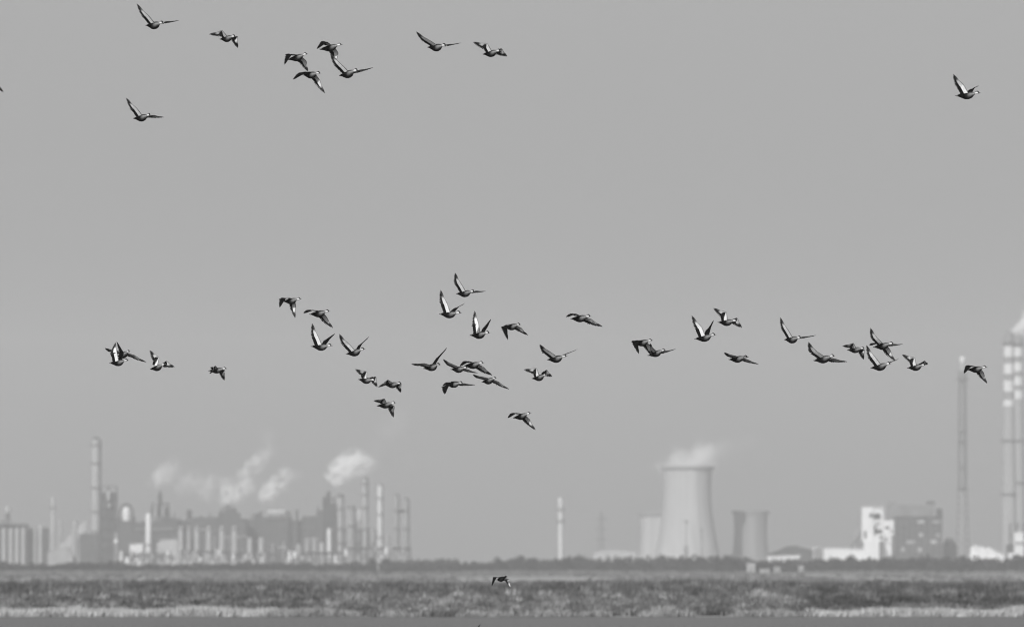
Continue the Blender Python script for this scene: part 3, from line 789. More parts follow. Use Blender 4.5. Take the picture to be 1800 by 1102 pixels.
for (a, b_, c, d_, y) in ((1528, 1534, 902, 909, .46), (1536, 1548, 902, 912, 1.36), (1540, 1551, 930, 937, 1.36), (1555, 1564, 925, 929, .76), (1556, 1560, 945, 950, .96), (1541, 1546, 918, 922, 1.36), (1546, 1551, 941, 947, 1.36), (1519, 1523, 933, 946, .46), (1537, 1541, 922, 940, 1.36), (1565, 1569, 931, 935, .76)):
    w_ = t.part('window', MB().box(t.x(a), t.x(b_), y - .05, y + .2, t.z(d_), t.z(c)), 'glass')
    MB().box(t.x(a) - .12, t.x(b_) + .12, y - .16, y - .053, t.z(d_) - .15, t.z(d_)).build('sill', M['offwhite'], w_)
for (a, b_) in ((1547, 1550), (1551.5, 1554)):
    t.part('leg', MB().bar((t.x(a), 2, -.05), (t.x(a), 2, t.z(951)), .3, 6), 'steel_mid')
t.part('leg', MB().bar((t.x(1564), 3.5, -.05), (t.x(1564), 3.5, t.z(976)), .3, 6), 'steel_mid')
t = Thing('conveyor', 'grey slanting conveyor frame left of the white stepped tower', 'conveyor', 1505, 5800)
t.part('gallery', MB().quad_prism([(t.x(1493), 0, t.z(968)), (t.x(1516), 0, t.z(936)), (t.x(1516), 3, t.z(936)), (t.x(1493), 3, t.z(968))], [(t.x(1493), 0, t.z(962)), (t.x(1516), 0, t.z(929)), (t.x(1516), 3, t.z(929)), (t.x(1493), 3, t.z(962))]), 'clad_mid')
for px_, yy in ((1499, 958), (1507, 947), (1514, 938)): t.part('trestle_leg', MB().bar((t.x(px_), 1.5, -.05), (t.x(px_), 1.5, t.z(yy)), .3, 6), 'steel')
t.part('head_house', MB().box(t.x(1502), t.x(1509), 0, 3, t.z(940), t.z(932)), 'silver_dull')

# grey boiler house
t = Thing('boiler_house', 'large grey multi-storey boiler house right of the white tower', 'building', 1615, 6900)
x0, x1 = t.x(1573), t.x(1656)
t.part('wall', MB().box(x0, x1, 0, 22, -.05, t.z(909)), 'clad_dark')
t.part('upper_wall', MB().box(t.x(1566), t.x(1645), 30, 50, -.05, t.z(886)), 'clad_mid')
t.part('roof', MB().box(x0 - .5, x1 + .5, -.6, 22.5, t.z(909) + .003, t.z(907)), 'clad_dark')
for j, yy in enumerate((922, 934, 946, 958)):
    t.part('floor_band', MB().box(x0 - .25, x1 + .25, -.35, -.004, t.z(yy), t.z(yy) + 1.0), 'clad_dark')
for (a, b_, c, d_) in ((1612, 1626, 914, 920), (1582, 1594, 924, 931), (1640, 1652, 914, 921), (1614, 1622, 936, 944), (1578, 1588, 938, 943), (1636, 1648, 948, 955), (1592, 1608, 949, 955), (1584, 1590, 961, 968), (1612, 1620, 962, 969), (1644, 1652, 937, 943)):
    bright = (a in (1612, 1614, 1636))
    w_ = t.part('window', MB().box(t.x(a), t.x(b_), -.12, .1, t.z(d_), t.z(c)), 'silver' if bright else ('silver_dull' if a % 4 == 0 else 'glass'))
    MB().box(t.x(a) - .2, t.x(b_) + .2, -.3, -.123, t.z(d_) - .3, t.z(d_)).build('sill', M['silver_dull'], w_)
for i in range(9): t.part('pilaster', MB().box(x0 + (x1 - x0) * i / 8 - .25, x0 + (x1 - x0) * i / 8 + .25, -.5, -.36, -.05, t.z(911)), 'steel_mid')
t.part('roof_tank', MB().profile(t.x(1651.5), 6, [(1.9, t.z(907) + .003), (1.9, t.z(895)), (.6, t.z(893))], 14), 'steel', True)
t.part('roof_hood', MB().box(t.x(1633), t.x(1647), 32, 40, t.z(886) + .003, t.z(880)), 'clad_dark')
t.part('roof_hood', MB().box(t.x(1566), t.x(1578), 32, 40, t.z(886) + .003, t.z(881)), 'clad_mid')
hall([(1658, 958), (1664, 944), (1674, 944), (1682, 960)], 6950, 12, 'dim annex at the right foot of the boiler house', 'clad_mid', 'annex', 'building', windows=[(1662, 1668, 953, 957)])

# guyed flue with lattice
t = Thing('lattice_stack', 'tall thin flare stack inside a lattice frame with ring platforms', 'stack', 1692, 7700)
H = t.z(637)
t.part('flue', MB().profile(0, 0, [(1.55, -.05), (1.5, H * .5), (1.4, H)], 16), 'silver', True)
t.part('tip', MB().profile(0, 0, [(1.55, H + .003), (1.9, H + 1.2), (1.9, H + 3.5), (1.2, H + 4)], 14), 'silver_bright', True)
lattice(t, t.x(1679), t.x(1705), t.x(1684.5), t.x(1699.5), -.05, t.z(860), 5, 3, 11, .2, 'steel_mid', 'lower_lattice')
lattice(t, t.x(1685), t.x(1699), t.x(1686), t.x(1698), t.z(860), t.z(652), 2.7, 2.3, 22, .18, 'steel', 'upper_lattice')
for yy, w in ((668, 11), (760, 8), (778, 8), (823, 8), (860, 11)):
    z = t.z(yy)
    pl = t.part('platform', MB().ring(0, 0, 1.65, w * t.k, z, z + .5, 16), 'steel')
    MB().ring(0, 0, w * t.k - .12, w * t.k, z + 1.4, z + 1.55, 16).build('railing', M['steel'], pl)

# banded twin chimneys
def banded(px, wtop, wbot, ytop, bands, D, label, gallery):
    t = Thing('banded_chimney', label, 'chimney', px, D, 'twin banded chimneys')
    ybot = HOR + EYE / t.k
    rad = lambda y: (wtop + (wbot - wtop) * max(0, (y - ytop) / (ybot - ytop)) ** 1.15) * t.k / 2
    def seg(name, y0, y1, m):
        n_ = max(2, int((y1 - y0) / 12))
        pts = [(rad(y1 + (y0 - y1) * i / n_), t.z(y1 + (y0 - y1) * i / n_)) for i in range(n_ + 1)]
        t.part(name, MB().profile(0, 0, pts, 28), m, True)
    y = ytop
    for a, b_ in bands:
        seg('dark_band', y, a - .01, 'red_band'); seg('white_band', a, b_ - .01, 'white_band'); y = b_
    seg('shaft', y, ybot + .1, 'concrete_dull')
    for yg in gallery:
        z = t.z(yg); r_ = rad(yg)
        g_ = t.part('gallery', MB().ring(0, 0, r_ + .004, r_ + 1.3, z, z + .7, 24), 'steel')
        MB().ring(0, 0, r_ + 1.15, r_ + 1.3, z + 1.6, z + 1.8, 24).build('railing', M['steel'], g_)
    t.part('liner', MB().ring(0, 0, rad(ytop) * .72, rad(ytop) * .82, t.z(ytop + 3), t.z(ytop - 4), 24), 'concrete_dark')
banded(1773.5, 17, 29, 588, [(609, 627), (639, 657), (669, 688), (703, 714)], 8300, 'left one of the twin chimneys with white bands near the top', (605, 776, 870))
banded(1790, 15.5, 27, 591, [(611, 626), (637, 652), (662, 677), (686, 701)], 8380, 'right one of the twin banded chimneys, steam at its mouth', (607, 776, 850))

# sheds and heaps at the far right
t = Thing('stockpile', 'long pale heaped stockpile below the lattice flare stack', 'heap', 1734, 6000)
mb = MB(); n_, rows = 30, 7
tops = [(1702, 985), (1706, 960), (1712, 956), (1722, 959), (1734, 961), (1744, 963), (1754, 968), (1762, 972), (1770, 979)]
for j in range(rows + 1):
    f = j / rows
    for i in range(n_ + 1):
        px_ = 1702 + 68 * i / n_
        yy = next(ya + (yb - ya) * (px_ - xa) / (xb - xa) for (xa, ya), (xb, yb) in zip(tops, tops[1:]) if px_ <= xb + 1e-6)
        h = t.z(yy) * math.sin(math.pi * f) ** .8 * (1 + .16 * mnoise.noise(Vector((px_ * .35, f * 5, 2))))
        mb.v.append((t.x(px_), f * 16 - 5, max(-.05, h) if 0 < j < rows else -.05))
for j in range(rows):
    for i in range(n_): mb.f.append((j * (n_ + 1) + i, j * (n_ + 1) + i + 1, (j + 1) * (n_ + 1) + i + 1, (j + 1) * (n_ + 1) + i))
t.part('heap', mb, 'silver_bright', True)
hall([(1783, 934), (1799, 934)], 6400, 10, 'white cube building at the foot of the right twin chimney', 'offwhite', 'box_building', 'building', windows=[(1786, 1790, 952, 957), (1793, 1797, 952, 957)])
hall([(1770, 958), (1778, 955), (1830, 957)], 6600, 12, 'dark low hall behind the white cube at the right edge', 'clad_dark', 'process_hall', 'building', windows=[(1772, 1776, 964, 969)])
hall([(1772, 971), (1784, 970)], 5900, 6, 'small pale shed left of the white cube building at the right edge', 'silver_bright', 'shed', 'shed', doors=[(1775, 1778, 980)])
frame_block(1776, 1812, 921, 6900, 'dim dark frame behind the white cube at the right edge', decks=4, bays=3, infill=None)

# ------------------------------------------------------------------ steam plumes
def plume(label, D, blobs, dens, noise_scale=0.09, seed=0.0, lo=.36, hi=.66, cat='steam'):
    """blobs: (px, py, radius px, weight[, radius px vertical]); a closed cloud volume at its real place and depth"""
    pxs = [b_[0] for b_ in blobs]; k = D / F_PX
    cx = X((min(pxs) + max(pxs)) / 2, D); cz = Z(sum(b_[1] for b_ in blobs) / len(blobs), D)
    bl = [(X(b_[0], D) - cx, Z(b_[1], D) - cz, 1.7 * b_[2] * k, 1.7 * (b_[4] if len(b_) > 4 else b_[2]) * k, b_[3]) for b_ in blobs]
    m = bpy.data.materials.new('steam'); m.use_nodes = True
    n, l = m.node_tree.nodes, m.node_tree.links
    n.clear()
    tc = n.new('ShaderNodeTexCoord')
    ns = n.new('ShaderNodeTexNoise'); ns.inputs['Scale'].default_value = noise_scale; ns.inputs['Detail'].default_value = 4.5
    off = n.new('ShaderNodeVectorMath'); off.operation = 'ADD'; off.inputs[1].default_value = (seed, seed * .3, 0)
    l.new(tc.outputs['Object'], off.inputs[0]); l.new(off.outputs[0], ns.inputs['Vector'])
    wv = n.new('ShaderNodeVectorMath'); wv.operation = 'SUBTRACT'; wv.inputs[1].default_value = (.5, .5, .5)
    l.new(ns.outputs['Color'], wv.inputs[0])
    ws = n.new('ShaderNodeVectorMath'); ws.operation = 'SCALE'
    ws.inputs['Scale'].default_value = 1.5 * sum(b_[2] for b_ in bl) / len(bl)
    l.new(wv.outputs[0], ws.inputs[0])
    wp = n.new('ShaderNodeVectorMath'); wp.operation = 'ADD'
    l.new(tc.outputs['Object'], wp.inputs[0]); l.new(ws.outputs[0], wp.inputs[1])
    acc = None
    for (bx, bz, br, brz, bwt) in bl:
        s = n.new('ShaderNodeVectorMath'); s.operation = 'SUBTRACT'; s.inputs[1].default_value = (bx, 0, bz)
        l.new(wp.outputs[0], s.inputs[0])
        dv = n.new('ShaderNodeVectorMath'); dv.operation = 'DIVIDE'; dv.inputs[1].default_value = (br, br, brz)
        l.new(s.outputs[0], dv.inputs[0])
        ln = n.new('ShaderNodeVectorMath'); ln.operation = 'LENGTH'; l.new(dv.outputs[0], ln.inputs[0])
        mr = n.new('ShaderNodeMapRange'); mr.interpolation_type = 'SMOOTHSTEP'
        mr.inputs['From Min'].default_value = 1.0; mr.inputs['From Max'].default_value = 0.15
        mr.inputs['To Min'].default_value = 0.0; mr.inputs['To Max'].default_value = bwt
        l.new(ln.outputs['Value'], mr.inputs['Value'])
        if acc is None: acc = mr.outputs[0]
        else:
            a_ = n.new('ShaderNodeMath'); a_.operation = 'ADD'
            l.new(acc, a_.inputs[0]); l.new(mr.outputs[0], a_.inputs[1]); acc = a_.outputs[0]
    mr = n.new('ShaderNodeMapRange'); mr.inputs['From Min'].default_value = lo; mr.inputs['From Max'].default_value = hi
    l.new(ns.outputs['Fac'], mr.inputs['Value'])
    mu = n.new('ShaderNodeMath'); mu.operation = 'MULTIPLY'; l.new(acc, mu.inputs[0]); l.new(mr.outputs[0], mu.inputs[1])
    m2 = n.new('ShaderNodeMath'); m2.operation = 'MULTIPLY'; m2.inputs[1].default_value = dens; l.new(mu.outputs[0], m2.inputs[0])
    pv = n.new('ShaderNodeVolumePrincipled'); pv.inputs['Color'].default_value = (1, 1, 1, 1); pv.inputs['Anisotropy'].default_value = -0.15
    l.new(m2.outputs[0], pv.inputs['Density'])
    oo = n.new('ShaderNodeOutputMaterial'); l.new(pv.outputs[0], oo.inputs['Volume'])
    pad = 1.35
    x0 = min(b_[0] - b_[2] * pad for b_ in bl); x1 = max(b_[0] + b_[2] * pad for b_ in bl)
    z0 = min(b_[1] - b_[3] * pad for b_ in bl); z1 = max(b_[1] + b_[3] * pad for b_ in bl)
    ry = max(b_[2] for b_ in bl) * pad
    # rounded hull
    c = 0.25 * min(x1 - x0, z1 - z0)
    pts = [(x0 + c, z0), (x1 - c, z0), (x1, z0 + c), (x1, z1 - c), (x1 - c, z1), (x0 + c, z1), (x0, z1 - c), (x0, z0 + c)]
    pts.reverse()      # outward faces
    mb = MB().quad_prism([(a, -ry, b_) for a, b_ in pts], [(a, ry, b_) for a, b_ in pts])
    o = mb.build('steam_plume', m)
    o.location = (cx, D, cz)
    tag(o, label, cat, 'steam plumes over the plants')
    return o

plume('faint round steam puff left of the other plumes, above the dark spire', 7190, [(276, 842, 13, .5), (288, 833, 15, 1.0), (303, 815, 11, .6), (312, 828, 12, .25)], .16, .2, 3)
plume('thin torn steam between the leftmost puff and the ring-shaped plume', 7300, [(322, 852, 16, .4), (340, 840, 14, .5), (356, 858, 15, .5), (374, 846, 14, .6), (366, 868, 12, .4)], .12, .2, 9)
plume('bright ring-shaped steam plume trailing up to the right', 7240, [(404, 872, 15, 1.0), (420, 866, 12, .8), (434, 853, 13, .9), (400, 848, 12, .45), (430, 832, 11, .6), (448, 817, 13, .7), (462, 803, 11, .55), (472, 790, 10, .25), (472, 768, 12, .10)], .30, .22, 17, .38)
plume('small bright steam plume above the roof tank of the jagged hall', 7240, [(470, 872, 12, 1.0), (478, 860, 13, 1.2), (490, 846, 11, .9), (503, 833, 11, .7), (500, 850, 9, .4), (524, 835, 9, .15)], .32, .22, 23, .38)
plume('brightest leaning steam plume above the dark steam stack tower', 7215, [(580, 848, 9, 1.4), (592, 836, 13, 1.5), (606, 822, 17, 1.4), (622, 812, 17, 1.1), (640, 814, 15, .7), (655, 813, 10, .3), (664, 785, 14, .035), (682, 757, 16, .05), (702, 742, 18, .04)], .36, .22, 31, .38)
plume('broad steam cap resting on the rim of the largest cooling tower', 8000, [(1174, 820, 22, 1.2, 6), (1192, 815, 26, 1.3, 10), (1214, 807, 28, 1.3, 15), (1238, 800, 20, 1.0, 18), (1232, 815, 22, 1.0, 10), (1240, 784, 14, .5, 14), (1266, 790, 24, .20, 12), (1296, 778, 22, .12, 8), (1318, 770, 18, .07, 6)], .06, .07, 41, .18, .6)
plume('pale smoke puff at the mouth of the right twin chimney', 8380, [(1789, 580, 9, 1.2), (1798, 572, 11, 1.3), (1812, 562, 15, 1.0)], .35, .12, 47)

# ------------------------------------------------------------------ ducks
DUCKS = {
    'A1':(271.2,44.2,95.2,56.4,0.4,-10.4,30.2,-6,-2.2,11.9,6.1,4.3,7.9,1.4),
    'A2':(399.4,67.8,81.5,56.4,1.8,-10.3,24.9,-69.8,-0.1,26.4,7.4,7.5,-3.5,-0.5),
    'A3':(249.4,206.9,88.6,53.5,2.9,-12.6,26.5,-8.6,-4.3,10.9,7.8,5.1,4.4,-0.4),
    'B1':(522.7,101.3,82.4,42.4,7.8,-8.2,-15.4,-37.2,-0.5,19.9,11.3,-19.3,0.6,-6),
    'B2':(547,131.6,86.5,53,-1,-8.3,-27.9,-18.6,-0.1,0.6,11.6,-1.2,1,0.6),
    'B3':(580.8,84,84.3,35.9,6,-12.7,-13.9,-37.1,-4.4,26.3,19,-14.2,-4.4,-4.4),
    'B4':(612.4,130,96.6,56.2,5.7,-9.9,28.5,-1.9,-1.3,5.5,5.5,2.7,8.9,-0.4),
    'C1':(767.7,83.2,94.6,55.7,-1.1,-6.9,19.5,-2.8,1.4,7.9,3.9,0.9,10,-0.6),
    'C2':(864.2,93.7,86,53.2,3.2,-9.8,39,-53.5,1.6,22.3,6.1,3.8,-0.6,0.9),
    'D1':(1701.4,167.5,93.2,39.8,1.1,-6.9,50.7,-25.3,12,17.2,2.9,6.2,3.7,-2.2),
    'E1':(217.4,623.5,82.5,62.4,7,-8.4,-2.4,-10.7,-4.9,-10.1,5.9,4.5,1,-5),
    'E2':(208.5,637.1,81.3,44.4,2.6,-0.8,71.3,37.6,-0.2,27.5,0.8,2.7,-0.1,2.4),
    'E3':(277.2,646,76.5,53.7,8.2,-14.8,66.8,-64.2,-18.9,4.1,10.5,5.2,-4.3,-5.4),
    'E4':(381.9,650.9,70.4,38.1,2.4,-8.6,6.5,-62.6,-9.1,10.6,5.7,-1.1,-9.1,-9.6),
    'F1':(512.5,528.9,75.7,44.6,2.1,-11.2,-27.7,-36.4,13.6,9.1,19,-14.8,-7.5,-8.6),
    'F2':(561.3,551.2,83.8,42.8,2.7,-8.2,-13.6,-20.1,8.8,-0.1,12.2,-2.2,-1.8,-1.5),
    'F3':(564.9,609.6,88.1,43.2,-2.6,-7.3,53.5,-11.8,7.4,13.9,3.8,7.8,3.6,-5),
    'F4':(624.4,619.4,87.1,50.4,6.8,-0.2,50,-15.2,8.6,5.9,-0.2,5,4.1,-4.7),
    'G1':(644.2,668.7,76.8,49.9,-4.9,-14.6,46.9,-74.8,-9.1,15.2,10.2,10.1,-7.1,-0.5),
    'G2':(690.4,676.4,74.3,48.9,0.9,-6.5,13.8,-65.4,0.8,25.3,4.5,-1.1,-4.7,-5.1),
    'G3':(678.5,711.9,75.1,41.8,4.2,-14.2,7.8,-49.2,-11.8,19.8,9.9,7.5,-11.3,-2.8),
    'H1':(818.1,515.8,84.7,50.3,2,-13.4,29.9,-6.1,-4.1,0.2,8.3,4,3.9,-6.7),
    'H2':(790.7,552.5,90.6,45.9,-1,-10.2,55.6,-19.3,5.7,13.2,4.5,7.9,3.5,-6.3),
    'H3':(843.2,588.7,89.3,50.2,1.7,-10.8,66.4,-2.5,1,28.7,5,13.7,0.9,-0),
    'H4':(900.3,574.3,79.1,49.9,2.9,-0.9,-20.2,-50.5,-5.7,13.5,0.5,-38,-2.7,-0),
    'I1':(759.6,645.2,88.5,53,3.9,13.2,33.9,-15.9,-0.4,2.8,-7.3,-1.9,4,-0),
    'I2':(807,649.1,79.7,51.4,0.1,-9.2,3,-0.2,-0.7,4,6.2,3.2,-0.7,-2.1),
    'I3':(832.5,641.8,83.5,45.3,3.2,-7.1,-6.8,-23.9,-9.6,-2.4,9.1,-8.5,-3.4,1.9),
    'I4':(859.8,669.3,78.5,57.4,5.6,-9.1,-5.4,-8.1,-6.8,-6.9,6.5,5.5,-3.2,-3),
    'I5':(797.6,675.1,83.5,47,-2.6,2.2,-12,-14.4,-15.8,-10.5,-2.8,-14.7,2.8,-8.1),
    'J2':(1020.5,559.6,87.6,47.5,1.8,-7.9,-2.7,-20.4,-14.8,-6.3,7.9,-8.5,1.6,0.2),
    'J3':(978.7,630.6,89.5,50.4,3.7,-2.6,27.4,-6.5,-3,0.7,1.6,1.4,7.9,-3.2),
    'J4':(948.4,663.5,78.4,56.2,5,-4.3,57.3,-77,-3.1,23.2,3.7,4.8,-4.7,0),
    'J5':(917.2,731.7,78,47.6,7.2,-8.9,-15.4,-23.4,-1.2,3,12.7,-7.7,-4.4,-3.6),
    'K1':(1129.5,602.5,79.8,43.2,3.5,-5.7,-21,-61.8,-1.3,21.1,7.9,-45.2,-3.7,-4.2),
    'K2':(1154.2,621.2,76.5,45.5,9.8,-4,9.8,2.4,-19.2,-18.6,2.8,-1.6,-1.8,-13.9),
    'K3':(1239.6,593.6,90.1,45.7,4.9,-2.4,66.3,-22.9,5,19.9,0.5,6,2.9,-3.1),
    'K4':(1278.4,566.5,84.1,50.1,0.1,-13.9,45.6,-61.3,-6.3,16.5,9.1,7.5,-4.6,3.4),
    'K5':(1297.4,631,82.8,47.9,2.1,-7.6,-5.1,0.8,-13.9,-3.3,4.7,2.6,-1.8,-0.2),
    'L1':(1393.4,596.8,88.6,58.8,0.8,-13.2,31.5,-2.9,-6.1,3.1,8.1,3.1,5.5,-2.6),
    'L2':(1448.6,631.3,92.2,49.2,5.6,-12.4,11,1.2,1.4,-4.2,7.5,3.9,7.1,-1.9),
    'M1':(1504.2,614.9,73.8,47.6,0.9,-13.1,16.8,-58.1,-9.5,22.7,8.9,3.2,-7,-4.6),
    'M2':(1552.5,608.1,80.6,42.9,5.4,-9.1,-19.3,-15.1,4.2,0.1,12.6,0.1,-2.7,-4),
    'M3':(1552.6,608.5,84.1,53.1,2.5,-10.1,20.6,2.4,-5.7,4.7,6.7,6.4,5.6,-8),
    'M4':(1548.3,644.5,90.5,50.1,5.5,-9.1,35.1,-2.2,-0.7,10.9,5.3,5.1,7.1,-3.4),
    'M5':(1610.9,645.5,79.7,49.5,3.6,-8.4,51,-50.8,-6.5,27.7,5.4,0.9,-3.2,-2.1),
    'N1':(1716.9,649,78.7,44.6,2.5,-8.7,-13.5,-33.4,3.9,7.6,13.6,-13.7,-4.5,-3.6),
    'O1':(881.3,1017,62.2,59.7,5.6,-4,-8.8,-57.3,-8.4,10.2,3.4,-2,-8.9,-5),
    'P1':(-19,136.8,83.8,42.8,2.7,-8.2,-13.6,-20.1,8.8,-0.1,12.2,-2.2,-1.8,-1.5),
    'Q1':(819,1130.5,88.5,53,3.9,13.2,33.9,-15.9,-0.4,2.8,-7.3,-1.9,4,-0),
}
# one entry per duck: centre px, centre py, pixels per metre, yaw, pitch, roll, wing flap, wrist bend, inner sweep, outer sweep, then how the near wing differs from the far one
ORDER = {'E2': 239.5, 'K1': 256.0, 'K2': 261.5, 'M3': 252.5}      # distance where one bird passes before another
BEAT = {'B1', 'B2', 'B3', 'F1', 'F2', 'H4', 'I3', 'I5', 'J2', 'J5', 'K1', 'M2', 'N1', 'O1'}     # birds at the bottom of the beat, wings twisted
LABELS = {
    'A1': 'topmost duck, near wing raised steeply, far wing level, left of upper group',
    'A2': 'duck with arched wings, second from top left',
    'A3': 'duck below the topmost one, alone at the upper left, wings spread wide',
    'B1': 'duck at left of the tight upper cluster, both wings bowed down, white underwing',
    'B2': 'lowest duck of the tight upper cluster, wings spread downward under its neighbour',
    'B3': 'highest duck of the tight upper cluster, wings bent down, white underwing',
    'B4': 'rightmost duck of the tight upper cluster, one wing up, one level',
    'C1': 'duck gliding on shallow raised wings, left one of the pair in the upper middle',
    'C2': 'duck with bent white near wing, right one of the pair in the upper middle',
    'D1': 'lone duck at the upper right with a white raised wing',
    'E1': 'dark broad-winged duck seen almost head on at far left of the lower flock',
    'E2': 'duck under the head-on dark one at far left, its wing straight up',
    'E3': 'duck with a folded white wing up, second group from the left of the lower flock',
    'E4': 'small hunched duck flying alone right of the far left birds',
    'F1': 'duck with both wings hanging, topmost on the left of the lower flock',
    'F2': 'low-winged duck just right of and below the hanging-winged duck',
    'F3': 'duck with a near vertical white wing, left one of two with wings in a V',
    'F4': 'duck with wings held in a wide V, right one of two below the low-winged duck',
    'G1': 'duck with a bent white near wing at top left of the trio above the steam',
    'G2': 'duck with bowed wings at the right of the trio above the steam',
    'G3': 'lowest duck of the trio above the steam, white bent wing and dangling far wing',
    'H1': 'highest duck of the central group, thin near wing up and far wing level',
    'H2': 'duck with white raised near wing directly below the highest central one',
    'H3': 'duck with the steepest V of wings in the central group',
    'H4': 'duck with a broad dark near wing hanging straight down, right of the steep V',
    'I1': 'duck with its far wing raised and near wing level, left of the central cluster',
    'I2': 'flat-winged duck behind another one in the middle of the central cluster',
    'I3': 'humped duck whose wing covers the head of a flat-winged one',
    'I4': 'duck with wings sloping down right, at the right end of the central cluster',
    'I5': 'dark duck with a paddle-like hanging near wing below the central cluster',
    'J2': 'dark low-winged duck alone right of the highest central ducks',
    'J3': 'duck gliding on a shallow V of thin wings right of the central cluster',
    'J4': 'duck with a bent white near wing below the shallow V glider',
    'J5': 'lowest duck of the central group with wings swept down, alone above the plain',
    'K1': 'duck with hanging wings touching its neighbour, left of the right-hand flock',
    'K2': 'duck whose far wing points right, under the hanging-winged one it touches',
    'K3': 'duck with white V wings above the cooling tower',
    'K4': 'duck with folded white wing at top of the right-hand flock above the cooling tower',
    'K5': 'flat dark duck low above the small cooling tower',
    'L1': 'duck with one steep wing and one level, between cooling towers and the right cluster',
    'L2': 'duck gliding below right of the steep-winged one, far wing drooping',
    'M1': 'duck with white folded wing at left of the right-hand cluster of five',
    'M2': 'front duck of the overlapping pair, white far wing hanging down',
    'M3': 'rear duck of the overlapping pair, near wing up and far wing level behind the other',
    'M4': 'lowest duck of the right-hand cluster, long thin raised near wing',
    'M5': 'rightmost duck of the right-hand cluster with white bent wing',
    'N1': 'last duck on the right, wings down beside the lattice flare stack',
    'O1': 'small black duck flying low over the reeds in the middle',
    'P1': 'duck cut off by the left edge, only a wing tip in view',
    'Q1': 'duck cut off by the bottom edge, only a wing tip in view',
}

pm = bpy.data.materials.new('plumage')
pm.use_nodes = True
n, l = pm.node_tree.nodes, pm.node_tree.links
b = n['Principled BSDF']; b.inputs['Roughness'].default_value = 1.0; b.inputs['Specular IOR Level'].default_value = 0.0
at = n.new('ShaderNodeVertexColor'); at.layer_name = 'plumage'
tc = n.new('ShaderNodeTexCoord'); ns = n.new('ShaderNodeTexNoise'); ns.inputs['Scale'].default_value = 45; ns.inputs['Detail'].default_value = 3
l.new(tc.outputs['Object'], ns.inputs['Vector'])
mr = n.new('ShaderNodeMapRange'); mr.inputs['To Min'].default_value = 0.72; mr.inputs['To Max'].default_value = 1.28
l.new(ns.outputs['Fac'], mr.inputs['Value'])
vm = n.new('ShaderNodeVectorMath'); vm.operation = 'SCALE'
l.new(at.outputs['Color'], vm.inputs[0]); l.new(mr.outputs[0], vm.inputs['Scale']); l.new(vm.outputs[0], b.inputs['Base Color'])
M['plumage'] = pm

ARM, HAND, HALF = 0.185, 0.29, 0.045
SHOULDER = np.array([0.05, HALF, 0.035])
# x, half width, half height, centre z  (bill tip to tail tip)
BODY = np.array([
    (.318, .006, .003, .030), (.308, .012, .006, .031), (.285, .011, .009, .033), (.266, .012, .013, .036), (.257, .018, .021, .040), (.240, .023, .029, .044), (.218, .023, .030, .044),
    (.198, .020, .026, .040), (.178, .018, .023, .034), (.155, .021, .027, .027), (.130, .032, .038, .018), (.105, .045, .050, .010), (.075, .058, .061, .003), (.03, .067, .067, -.003),
    (-.02, .068, .067, -.006), (-.07, .063, .060, -.007), (-.115, .053, .047, -.004), (-.155, .047, .037, -.001), (-.19, .045, .026, .001), (-.225, .048, .016, .002), (-.255, .044, .010, .001), (-.272, .030, .005, -.001)])

def body_tone(x, ang, dark):
    up = math.sin(ang)
    if dark:
        if -.20 < x < -.12 and up < .2: return .8
        return .012
    if x > .262: return .35 if x > .305 else .012
    if x > .192:                       # head: dark crown and eye line, pale cheek
        if up > .5: return .03
        if .1 < up <= .5 and x > .215: return .02
        return .6 if up < .05 else .2
    if x > .14: return .03 if up > .5 else (.24 if up > -.5 else .12)
    if x > .062:                       # pale breast, darker back and underside
        if up > .62: return .03
        v = .19 * min(1, (x - .055) / .03)
        return v if up > -.15 else v * max(.1, 1 + (up + .15) * 1.3)
    if x > .02: return .008 if abs(up) > .6 else .015
    if -.235 < x < -.2 and abs(up) < .35: return .3
    return .004

def nrm(a): return a / np.linalg.norm(a)

